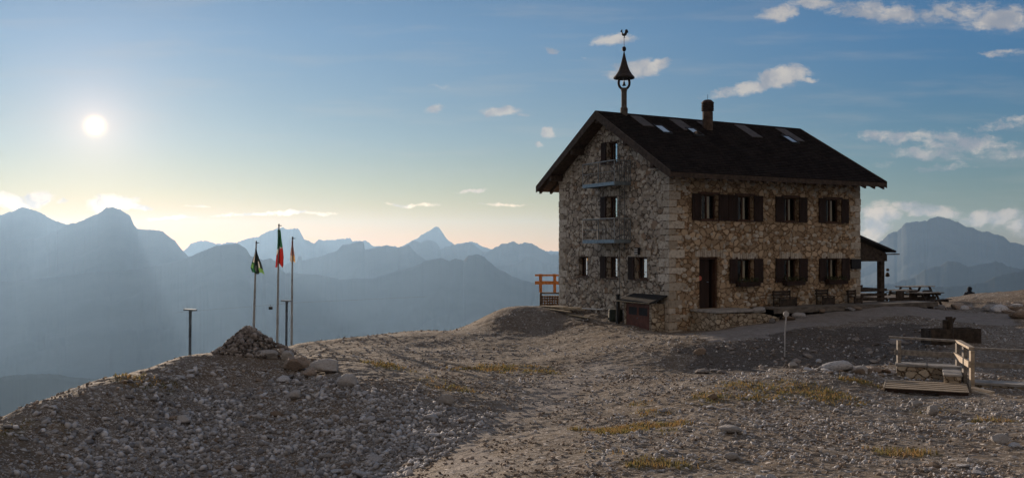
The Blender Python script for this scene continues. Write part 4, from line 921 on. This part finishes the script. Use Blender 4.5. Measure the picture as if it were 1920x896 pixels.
# ------------------------------------------------------------------ boardwalk, low walls, rails at the right
dv = Vector((.911,-.412,0)); nv = Vector((.412,.911,0)); DR = math.atan2(dv.y, dv.x)
bwk = empty('boardwalk', (7.62,18.55,.0), DR, 'pale slatted wooden boardwalk ramp lying in front of the low stone wall', 'boardwalk')
for i in range(5):
    MB().box(0, 1.55, .0+i*.275, .0+i*.275+.135, .172, .19).build('slat', M_pale, bwk, bevel=.003)
    MB().box(.01, 1.54, .006+i*.275, .0+i*.275+.129, .10, .171).build('slat_shade', M_dark, bwk)  # dark strip under each slat paints the shaded gap
m_ = MB(); m_.box(-.03,-.002,-.01,1.3,-.05,.193); m_.build('side_board', M_pale, bwk)
for x in (.3, 1.2): MB().box(x,x+.07,0,1.28,.0,.098).build('joist', M_dark, bwk)
wl = empty('low_stone_wall', (8.72,20.55,0), DR, 'low rubble wall with flat coping carrying the wooden rails behind the boardwalk', 'wall')
m_ = MB(); m_.box(0,1.25,0,.40,-.5,.36); m_.box(.95,1.27,-1.05,-.002,-.5,.32); m_.build('masonry', M_low, wl)
m_ = MB(); m_.box(-.03,.62,-.03,.43,.365,.42); m_.box(.63,1.30,-.02,.43,.363,.415); m_.box(.93,1.30,-1.07,-.03,.325,.37); m_.build('coping', M_slab, wl, bevel=.012)
wl2 = empty('low_stone_wall', (9.62,18.95,0), DR, 'long low wall with pale coping running out of the picture behind the timber beams', 'wall')
m_ = MB(); m_.box(0,5.0,.0,.45,-.5,.18); m_.build('masonry', M_low, wl2)
m_ = MB(); m_.box(-.02,1.1,-.03,.48,.183,.24); m_.box(1.11,2.3,-.04,.48,.183,.235); m_.box(2.32,5.0,-.03,.48,.183,.243); m_.build('coping', M_slab, wl2, bevel=.012)
for i, (yy, zt, lab, L) in enumerate(((-.42,.06,'upper dark squared timber beam in front of the low wall, pale top edge',4.6),(-.72,-.10,'lower dark squared timber beam nearest the gravel',4.6))):
    o = MB().box(.0,L,-.15,.15,-.32,0).build('timber_beam', simple('sun bleached beam', (0.10,0.075,0.055), .85, scale=8, var=.5, bump=.006), None, bevel=.012); q = Vector((9.62,18.95,0))+nv*yy+dv*(-.12-.06*i); o.location = (q.x,q.y,zt+.06); o.rotation_euler = (0,0,DR); tag(o, lab, 'beam', 'timber beams before the low wall')
for i in range(3):
    o = MB().box(0,.5,-.04,.04,-.03,.03).build('timber_offcut', M_pale, None, bevel=.004); q = Vector((9.38,18.45,0))+nv*(.13*i-.15); o.location = (q.x,q.y,.07+.05*i); o.rotation_euler = (0,.05,DR+R(-60+8*i)); tag(o, ('topmost','middle','lowest')[2-i]+' of three pale timber offcuts between boardwalk and beams', 'timber', 'pale timber offcuts')
rf = empty('rail_fence', (9.97,20.28,0), 0, 'weathered wooden rail fence with sunlit corner section above the low walls', 'fence')
of = Vector((9.97,20.28,0)); zt, zm = .96, .64
C1 = Vector((9.97,20.28,0))-of; C2 = Vector((9.51,18.75,0))-of; Mid = (C1+C2)/2; P1 = Vector((8.84,20.72,0))-of
for q, zb_, h, m in ((P1,.3,zt+.02,M_greyw),(C1,.3,zt,M_greyw),(Mid,.25,zt,M_greyw),(C2,.2,zt,M_pale),(C2+dv*1.9,.1,zt,M_greyw),(C2+dv*3.8,.1,zt,M_greyw)):
    MB().box(q.x-.04,q.x+.04,q.y-.04,q.y+.04,zb_-.5,h-.045).build('post', m, rf, bevel=.005)
for a, b, m in ((C1-dv*1.42+Vector((0,0,zt+.03)), C1+Vector((0,0,zt)), M_greyw),(C2+Vector((.05,0,zt-.0)), C2+dv*4.4+Vector((0,0,zt-.02)), M_greyw)):
    MB().beam(a, b, .11, .045).build('top_rail', m, rf, bevel=.006)
MB().beam(C1+Vector((0,0,zt+.003)), C2+Vector((0,0,zt+.003)), .12, .05).build('top_rail', M_pale, rf, bevel=.006)  # sunlight on the corner section put in as paler timber
MB().beam(C1-dv*1.3+nv*-.05+Vector((0,0,zm+.02)), C1+nv*-.05+Vector((0,0,zm)), .045, .12).build('lower_rail', M_greyw, rf, bevel=.006)
nd = Vector((-.958,.287,0))
MB().beam(C1+nd*.065+Vector((0,0,zm)), C2+nd*.065+Vector((0,0,zm)) + (C2-C1).normalized()*.12, .05, .13).build('lower_rail', M_pale, rf, bevel=.006)
MB().beam(C2+nv*-.05+Vector((.07,0,zm)), C2+dv*4.4+nv*-.05+Vector((0,0,zm-.02)), .045, .10).build('lower_rail', M_greyw, rf, bevel=.006)

# ------------------------------------------------------------------ flagpoles, flags, posts, cable
def pole(px_top, px_bot, py_top, py_bot, Y, label):
    b = at(px_bot, py_bot, Y); t_ = at(px_top, py_top, Y); g = H1(b.x, b.y); h = t_.z-g
    o = empty('flagpole', (b.x, b.y, g), 0, label, 'flagpole'); dx = t_.x-b.x
    MB().tube([(0,0,-.3),(dx*.3,0,h*.3),(dx,0,h)], [.065,.06,.038], 10).build('mast', M_pole, o)
    MB().lathe([(.03,h),(.05,h+.03),(.03,h+.06)], (dx,0,0), 10).build('cap', M_iron, o)
    MB().tube([(dx-.02,-.06,h-.03),(dx+.16,-.06,h-.03)], .018, 6).build('pulley_arm', M_iron, o)
    return o, Vector((b.x+dx, b.y, t_.z))
def flag(name, top, py0, py1, prof, colf, label, Y, seed):
    """limp cloth hanging from the mast: prof(t) -> (left, right) in metres from the mast, folds in depth"""
    n, m = 17, 40; z0 = top.z; L = (py1-py0)/F*Y; v = []; f = []; mi = []
    zt_ = EYE-(py0-HY)/F*Y
    for j in range(m):
        t = j/(m-1); a, b = prof(t)
        for i in range(n):
            s = i/(n-1); x = a+(b-a)*s
            z_ = zt_-L*t*(1-.06*math.sin(s*9+seed)) - (.14*abs(s-.4)*t)
            y = .09*math.sin(s*11+seed+t*2.2)*(.4+t) + .04*math.sin(t*8+s*3)
            v.append((top.x+x, top.y-.09+y*.8, z_))
    for j in range(m-1):
        for i in range(n-1): f.append((j*n+i, j*n+i+1, (j+1)*n+i+1, (j+1)*n+i)); mi.append(colf(i/(n-2), j/(m-2)))
    mb = MB(); mb.v = v; mb.f = f; mb.m = mi
    return mb
def cloth(nm, c):
    m, t, b = newmat(nm); tc = N(t, 'ShaderNodeTexCoord').outputs['Object']
    n = N(t, 'ShaderNodeTexNoise', ins={'Vector': tc, 'Scale': 9.0, 'Detail': 3.0}).outputs[0]
    cc = MIX(t, n, tuple(x*.85 for x in c), c); t.links.new(cc, b.inputs['Base Color']); b.inputs['Roughness'].default_value = .85
    tr = N(t, 'ShaderNodeBsdfTranslucent', ins={'Color': cc}); mx = N(t, 'ShaderNodeMixShader', ins={0: .35, 1: b.outputs[0], 2: tr.outputs[0]}); t.links.new(mx.outputs[0], t.nodes['Material Output'].inputs[0]); return m
K_green = cloth('green cloth', (.02,.11,.05)); K_white = cloth('white cloth', (.62,.60,.56)); K_red = cloth('red cloth', (.36,.025,.025)); K_dark = cloth('dark cloth', (.02,.03,.03)); K_lime = cloth('lime cloth', (.16,.33,.09)); K_pink = cloth('faded pink cloth', (.42,.25,.23)); K_or = cloth('orange cloth', (.75,.45,.15))
YF = 46.0
_, tp = pole(480.5, 474, 454, 632, YF-2, 'leaning grey flagpole behind the cairn, shortest of three')
o = flag('flag', tp, 468, 511, lambda t: (-.02-.24*min(1,t*1.3)+.10*max(0,t-.8)*5, .05+.36*t), lambda s, t: (4 if (t > .80 and s > .62) or (.62 < t < .80 and s < .22) else 0 if t > .55 and s < .30 else 1 if (t < .6 and .12 < s < .30) or (t > .5 and .70 < s < .84) else 3), '', YF-2, 1).build('flag', [K_green,K_white,K_red,K_dark,K_lime], None, True, recalc=False); tag(o, 'limp dark flag with white stripes and lime green hem', 'flag')
_, tp = pole(523, 519.5, 422, 643, YF, 'tallest grey flagpole, in the middle of the three')
o = flag('flag', tp, 431, 496, lambda t: (-.04-.13*max(0,t-.5)*2, .10+.18*min(1,t*1.3)), lambda s, t: (0 if t < .52-.06*s else 1 if t < .66-.22*s else 2), '', YF, 4).build('flag', [K_green,K_white,K_red], None, True, recalc=False); tag(o, 'limp green, white and red tricolour flag on the tallest mast', 'flag')
_, tp = pole(548.5, 546.5, 446, 640, YF+1, 'slim grey flagpole standing right of the tricolour one')
o = flag('flag', tp, 452, 490, lambda t: (-.03-.11*t, .05+.10*t), lambda s, t: (0 if t < .70 else 1 if s < .4 else 2), '', YF+1, 7).build('flag', [K_pink,K_white,K_or], None, True, recalc=False); tag(o, 'small faded pink flag with pale orange lower edge', 'flag')
def tpost(px, py0, py1, Y, w, label):
    b = at(px, py1, Y); g = H1(b.x, Y); h = at(px, py0, Y).z-g
    o = empty('lamp_post', (b.x, Y, g), 0, label, 'lamp post', 'flat topped posts on the ridge')
    MB().tube([(0,0,-.3),(.02,0,h)], .042, 10).build('pole', simple('blue grey steel post', (0.09,0.12,0.15), .5, metal=.3, scale=5), o)
    MB().obox((.02,0,h+.02), (w,.16,.05), (0,R(3),0)).build('lamp_head', M_steel, o, bevel=.01)
    return o
tpost(355.5, 582, 668, 27, .37, 'steel post with flat lamp head standing alone at the left slope')
tpost(536.5, 565, 646, 31.5, .37, 'blue grey post with flat lamp head between two flagpoles')
# cableway far below
cbw = empty('cableway', (-20, 190, -10), 0, 'thin cableway line with a tiny cabin crossing before the dark hills', 'cableway')
oc = Vector((-20,190,-10)); pts = [at(x, y, 190)-oc for x, y in ((330,586),(385,581),(440,577),(490,573),(530,569.5),(560,567),(800,556))]
MB().tube(pts, .02, 5).build('cable', M_mesh, cbw)
c = at(507.5, 571.5, 190)-oc; m_ = MB(); m_.tube([c+Vector((0,0,.0)), c+Vector((0,0,-.35))], .04, 5); m_.box(c.x-.35,c.x+.35,c.y-.3,c.y+.3,c.z-.95,c.z-.35); m_.build('cabin', M_black, cbw, bevel=.08)

# ------------------------------------------------------------------ cairn
cc_ = pick(466, 668); cc_ = at(466, 664, 19.4); cc_.z = H1(cc_.x, 19.4)-.02
UN = []
for k in range(14):
    r = random.Random(k+900); bm = bmesh.new(); bmesh.ops.create_icosphere(bm, subdivisions=1, radius=1.0)
    nn = [Vector((r.gauss(0,1), r.gauss(0,1), r.gauss(0,1))).normalized() for _ in range(9)]; dd = [r.uniform(.38,.75) for _ in nn]
    for v in bm.verts:
        p = v.co.copy()*r.uniform(.93,1.07)
        for a, d0 in zip(nn, dd):
            q = p.dot(a)-d0
            if q > 0: p -= a*q
        v.co = p
    bm.verts.ensure_lookup_table(); bm.faces.ensure_lookup_table()
    UN.append((np.array([v.co[:] for v in bm.verts]), np.array([[v.index for v in f.verts] for f in bm.faces]))); bm.free()
def rot_mats(n):
    a = rng.uniform(0, 2*np.pi, n); b = rng.normal(0, .5, n); c = rng.normal(0, .5, n)
    ca, sa, cb, sb, cc, sc = np.cos(a), np.sin(a), np.cos(b), np.sin(b), np.cos(c), np.sin(c); z = np.zeros(n); o = np.ones(n)
    Rz = np.stack([np.stack([ca,-sa,z],-1), np.stack([sa,ca,z],-1), np.stack([z,z,o],-1)],1)
    Rx = np.stack([np.stack([o,z,z],-1), np.stack([z,cb,-sb],-1), np.stack([z,sb,cb],-1)],1)
    Ry = np.stack([np.stack([cc,z,sc],-1), np.stack([z,o,z],-1), np.stack([-sc,z,cc],-1)],1)
    return Rx @ Ry @ Rz
def rocks_mesh(name, pos, size, flat, mat, keepflat=.62):
    n = len(pos); ks = rng.integers(0, len(UN), n); RM = rot_mats(n); Vs, Fs = [], []; off = 0
    el = np.stack([rng.uniform(.75,1.3,n), rng.uniform(.65,1.0,n), flat*rng.uniform(.7,1.15,n)], -1)*size[:,None]
    for k in range(len(UN)):
        idx = np.nonzero(ks == k)[0]
        if not len(idx): continue
        u, f = UN[k]; nvv = len(u)
        p = u[None]*el[idx][:,None]; p = np.einsum('nij,nvj->nvi', RM[idx], p)
        # z rotation was applied first: spin again about the vertical
        Vs.append((p + pos[idx][:,None]).reshape(-1,3)); Fs.append((f[None] + (np.arange(len(idx))*nvv)[:,None,None] + off).reshape(-1,3)); off += nvv*len(idx)
    return np_mesh(name, np.concatenate(Vs), np.concatenate(Fs), mat)
n = 1000; a = rng.uniform(0, 2*np.pi, n); hh_ = rng.random(n)**1.2; rad = .80*(1-hh_)**.9*(1+.14*np.sin(a*3+1)+.10*np.sin(a*5+hh_*6)) * np.where(rng.random(n) < .8, 1, rng.random(n))
pos = np.stack([np.cos(a)*rad, np.sin(a)*rad*.8, hh_*.56], -1)
ca_o = rocks_mesh('cairn', pos, rng.uniform(.035,.085,n)*np.where(rng.random(n)<.15,1.4,1), .75, M_rockc); ca_o.location = cc_
tag(ca_o, 'conical cairn of piled brown stones on the mound crest', 'cairn')
mb = MB(); mb.lathe([(.50,-.15),(.36,.12),(.15,.32),(.03,.42)], (0,0,0), 14); co = mb.build('cairn_core', M_rockc, ca_o)

# ------------------------------------------------------------------ stones strewn over the ground
def fan(n, az0, az1, r0, r1, pw=0.0):
    az = np.radians(rng.uniform(az0, az1, n)); r = np.exp(rng.uniform(math.log(r0), math.log(r1), n)); return r*np.sin(az), r*np.cos(az)
HB = [hp(-.9,-2.0), hp(13.5,-2.0), hp(13.5,8.5), hp(-.9,8.2)]; HBP = [(p.x,p.y) for p in HB]
def scatter(name, n, s0, s1, dens, mat, label, r0=5.5, r1=46, pw=2.6, flat=.6):
    x, y = fan(n, -40, 42, r0, r1); d = dens(x, y); k = (rng.random(n) < d) & ~inpoly(x, y, HBP); x, y = x[k], y[k]; m = len(x)
    r = np.hypot(x, y); s = s0+(s1-s0)*rng.random(m)**pw; s = s*np.clip(.55+r/40, .6, 1.15)
    z = H(x, y)+s*flat*.30
    o = rocks_mesh(name, np.stack([x,y,z],-1), s, flat, mat); tag(o, label, kind='stuff', cat='gravel'); print(name, m); return o
def zmask(x, y, *zs_):
    d = np.zeros(len(x))
    for z_, v in zs_: d = np.maximum(d, v*softpoly(x, y, z_, .4))
    return d

clump = lambda x, y, s=1.0, sd=50: np.clip(.5+1.7*fbm(x*s, y*s, 3, sd), 0, 1)
NT = lambda x, y: (1-zmask(x, y, (Z_TRACK,1.0)))*(1-.7*zmask(x, y, (Z_PATH,1.0)))*(1-.85*turf(x, y))
scatter('scree', 150000, .016, .11, lambda x, y: zmask(x, y, (Z_SCREE,.95),(Z_SCREE2,.35))*(.25+.75*clump(x, y, 1.1, 44)), M_rock, 'grey limestone scree on the shaded left slope', 9.5, 22, pw=4.6)
scatter('rubble', 22000, .03, .13, lambda x, y: zmask(x, y, (Z_RUB,.5))*clump(x, y, .8), M_rockc, 'rubble on the shaded bank behind the right hill', 18, 34)  # darker stone puts part of the bank's shade into the rubble colour
scatter('gravel', 70000, .010, .055, lambda x, y: NT(x, y)*clump(x, y, .7, 60)*.9, M_rockb, 'brown gravel and small stones on the open ground', 6, 46)
scatter('gravel', 52000, .012, .065, lambda x, y: NT(x, y)*clump(x, y, .45, 70)*(x > y*.08)*.8, M_rock, 'pale stones in the right foreground', 6, 24)
scatter('gravel', 42000, .014, .07, lambda x, y: NT(x, y)*clump(x, y, .5, 80)*.75, M_rock, 'pale pebbles on the middle ground', 14, 46)
# larger single stones
def singles(n, zpoly, s0, s1, r0, r1, label, group, mats, cond=None):
    done = 0; tries = 0
    mes = [rock_mesh(400+i, 2) for i in range(8)]
    while done < n and tries < 6000:
        tries += 1; x, y = fan(1, -36, 36, r0, r1)
        if zpoly is not None and not inpoly(x, y, zpoly)[0]: continue
        if cond is not None and not cond(x[0], y[0]): continue
        if inpoly(x, y, HBP)[0] or inpoly(x, y, Z_TRACK)[0]: continue
        s = s0+(s1-s0)*rnd.random()**2.4; me = rnd.choice(mes)
        o = bpy.data.objects.new('stone', me); COL.objects.link(o)
        if not me.materials: me.materials.append(mats[0] if rnd.random() < .7 else mats[-1])
        o.scale = (s, s*rnd.uniform(.6,.95), s*rnd.uniform(.45,.75)); o.location = (x[0], y[0], H1(x[0], y[0])+s*.15); o.rotation_euler = (rnd.uniform(-.3,.3), rnd.uniform(-.3,.3), rnd.uniform(0,6.28))
        tag(o, label, 'stone', group); done += 1
singles(92, Z_SCREE, .06, .19, 10, 21, 'larger pale stone among the shaded scree of the left slope', 'larger stones in the scree', [M_rock, M_rockb])
singles(25, Z_SCREE2, .07, .15, 10, 21, 'pale stone on the dark left slope beyond the scree', 'stones on the dark left slope', [M_rock, M_rockb])
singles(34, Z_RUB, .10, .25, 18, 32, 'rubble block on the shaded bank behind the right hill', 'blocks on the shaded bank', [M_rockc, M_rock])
singles(70, None, .05, .13, 7, 19, 'larger stone on the sunlit right foreground', 'larger stones in the right foreground', [M_rock, M_rockb], lambda x, y: x > y*.12 and not (7.3 < x < 13 and 17.5 < y < 21.5))
rm = zone([(1740,577),(1790,561),(1860,553),(1918,548),(1918,600),(1880,590),(1830,580)])
singles(38, rm, .15, .55, 34, 45, 'ochre rock on the sunlit mound near the right edge', 'ochre rocks on the right mound', [M_rockb, M_rock])
cr = zone([(1500,706),(1530,692),(1600,688),(1680,694),(1680,706),(1600,708)])
singles(36, cr, .09, .24, 18, 24, 'pale stone of the rubble row on the hill crest', 'stones of the crest row', [M_rock, M_rockb])

# ------------------------------------------------------------------ tufts of short grass
gv = []; gf = []; 
x, y = fan(520000, -36, 36, 7, 30); tt_ = turf(x, y); k = rng.random(len(x)) < (tt_-.12)*.8; x, y = x[k], y[k]
print('grass', len(x))
z = H(x, y); n = len(x); a = rng.uniform(0, 2*np.pi, n); h_ = rng.uniform(.02,.075,n)*(1+.5*fbm(x*3,y*3,2,91)); w_ = .006+.0006*np.hypot(x,y); lx, ly = rng.normal(0,.03,n), rng.normal(0,.03,n)
P0 = np.stack([x-np.cos(a)*w_, y-np.sin(a)*w_, z-.01],-1); P1_ = np.stack([x+np.cos(a)*w_, y+np.sin(a)*w_, z-.01],-1); P2 = np.stack([x+lx, y+ly, z+h_],-1)
mg, t, b = newmat('ochre and green grass'); ri = N(t, 'ShaderNodeNewGeometry').outputs['Random Per Island']
tc = N(t, 'ShaderNodeTexCoord').outputs['Object']
nn_ = MR(t, N(t, 'ShaderNodeTexNoise', ins={'Vector': tc, 'Scale': 5.0, 'Detail': 4.0}).outputs[0], .42, .6)
c = MIX(t, nn_, (0.13,0.12,0.045), (0.27,0.165,0.075)); c = MIX(t, M(t, 'MULTIPLY', ri, .4), c, (0.30,0.24,0.10)); t.links.new(c, b.inputs['Base Color']); b.inputs['Roughness'].default_value = .8
tr = N(t, 'ShaderNodeBsdfTranslucent', ins={'Color': c}); mx = N(t, 'ShaderNodeMixShader', ins={0: .4, 1: b.outputs[0], 2: tr.outputs[0]}); t.links.new(mx.outputs[0], t.nodes['Material Output'].inputs[0])
Vg = np.stack([P0,P1_,P2],1).reshape(-1,3)
go = np_mesh('grass', Vg, np.arange(len(Vg)).reshape(-1,3), mg); tag(go, 'short ochre and green alpine grass tufts', 'grass', kind='stuff')

# ------------------------------------------------------------------ person beyond the right mound
pp = at(1818, 549, 52); pz = EYE-(541-HY)/F*52 - 1.66
pe = empty('person', (pp.x, pp.y, pz), R(160), 'person in a dark hooded jacket seen from behind beyond the right mound', 'person')
bm = bmesh.new(); sk = {}
def jv(n, co, r): v = bm.verts.new(co); sk[n] = (v, r); return v
J = {'pel':((0,0,.95),.15),'wa':((0,0,1.12),.135),'ch':((0,.01,1.32),.17),'ne':((0,.0,1.47),.065),'hb':((0,.0,1.55),.075),'he':((0,-.01,1.64),.10),'ht':((0,0,1.70),.075),
     'sl':((-.19,.0,1.41),.075),'el':((-.27,.02,1.13),.052),'wl':((-.24,-.10,.90),.038),'hl':((-.235,-.13,.82),.035),'sr':((.19,.0,1.41),.075),'er':((.27,.02,1.13),.052),'wr':((.24,-.10,.90),.038),'hr':((.235,-.13,.82),.035),
     'pl':((-.10,0,.88),.10),'kl':((-.11,-.02,.48),.065),'al':((-.11,.02,.09),.045),'fl':((-.12,-.14,.04),.04),'pr':((.10,0,.88),.10),'kr':((.11,-.02,.48),.065),'ar':((.11,.02,.09),.045),'fr':((.12,-.14,.04),.04)}
for k_, (co, r) in J.items(): jv(k_, co, r)
for a_, b_ in (('pel','wa'),('wa','ch'),('ch','ne'),('ne','hb'),('hb','he'),('he','ht'),('ch','sl'),('sl','el'),('el','wl'),('wl','hl'),('ch','sr'),('sr','er'),('er','wr'),('wr','hr'),('pel','pl'),('pl','kl'),('kl','al'),('al','fl'),('pel','pr'),('pr','kr'),('kr','ar'),('ar','fr')):
    bm.edges.new((sk[a_][0], sk[b_][0]))
bm.verts.index_update(); rad_ = {v.index: r for v, r in sk.values()}; root_i = sk['pel'][0].index
me = bpy.data.meshes.new('body'); bm.to_mesh(me); bm.free(); me.skin_vertices.new() if hasattr(me.skin_vertices, 'new') else None
bo = link_mesh('body', me, simple('skin', (.35,.22,.16), .6), pe)
sm = bo.modifiers.new('s', 'SKIN'); 
for i, sv in enumerate(me.skin_vertices[0].data): sv.radius = (rad_[i], rad_[i]); sv.use_root = (i == root_i)
ss = bo.modifiers.new('u', 'SUBSURF'); ss.levels = 2; ss.render_levels = 2
M_jkt = simple('dark blue jacket', (.012,.016,.026), .8, scale=10)
m_ = MB(); m_.lathe([(.20,.84),(.215,1.0),(.21,1.2),(.225,1.34),(.20,1.43),(.12,1.49),(.085,1.53)], (0,0,0), 18); jk = m_.build('jacket', M_jkt, pe, smooth=True); jk.scale = (1.08,.72,1)
for s in (-1,1): MB().tube([(s*.17,0,1.42),(s*.245,.02,1.30),(s*.285,.02,1.13),(s*.255,-.09,.90)], [.085,.08,.07,.055], 10).build('sleeve', M_jkt, pe, smooth=True)
MB().lathe([(.06,1.50),(.118,1.56),(.130,1.64),(.115,1.72),(.06,1.77),(.01,1.78)], (0,.012,0), 14).build('hood', M_jkt, pe, smooth=True)
for s in (-1,1): MB().tube([(s*.10,0,.92),(s*.115,-.02,.48),(s*.115,.02,.10)], [.125,.085,.07], 10).build('trouser_leg', M_jkt, pe, smooth=True)
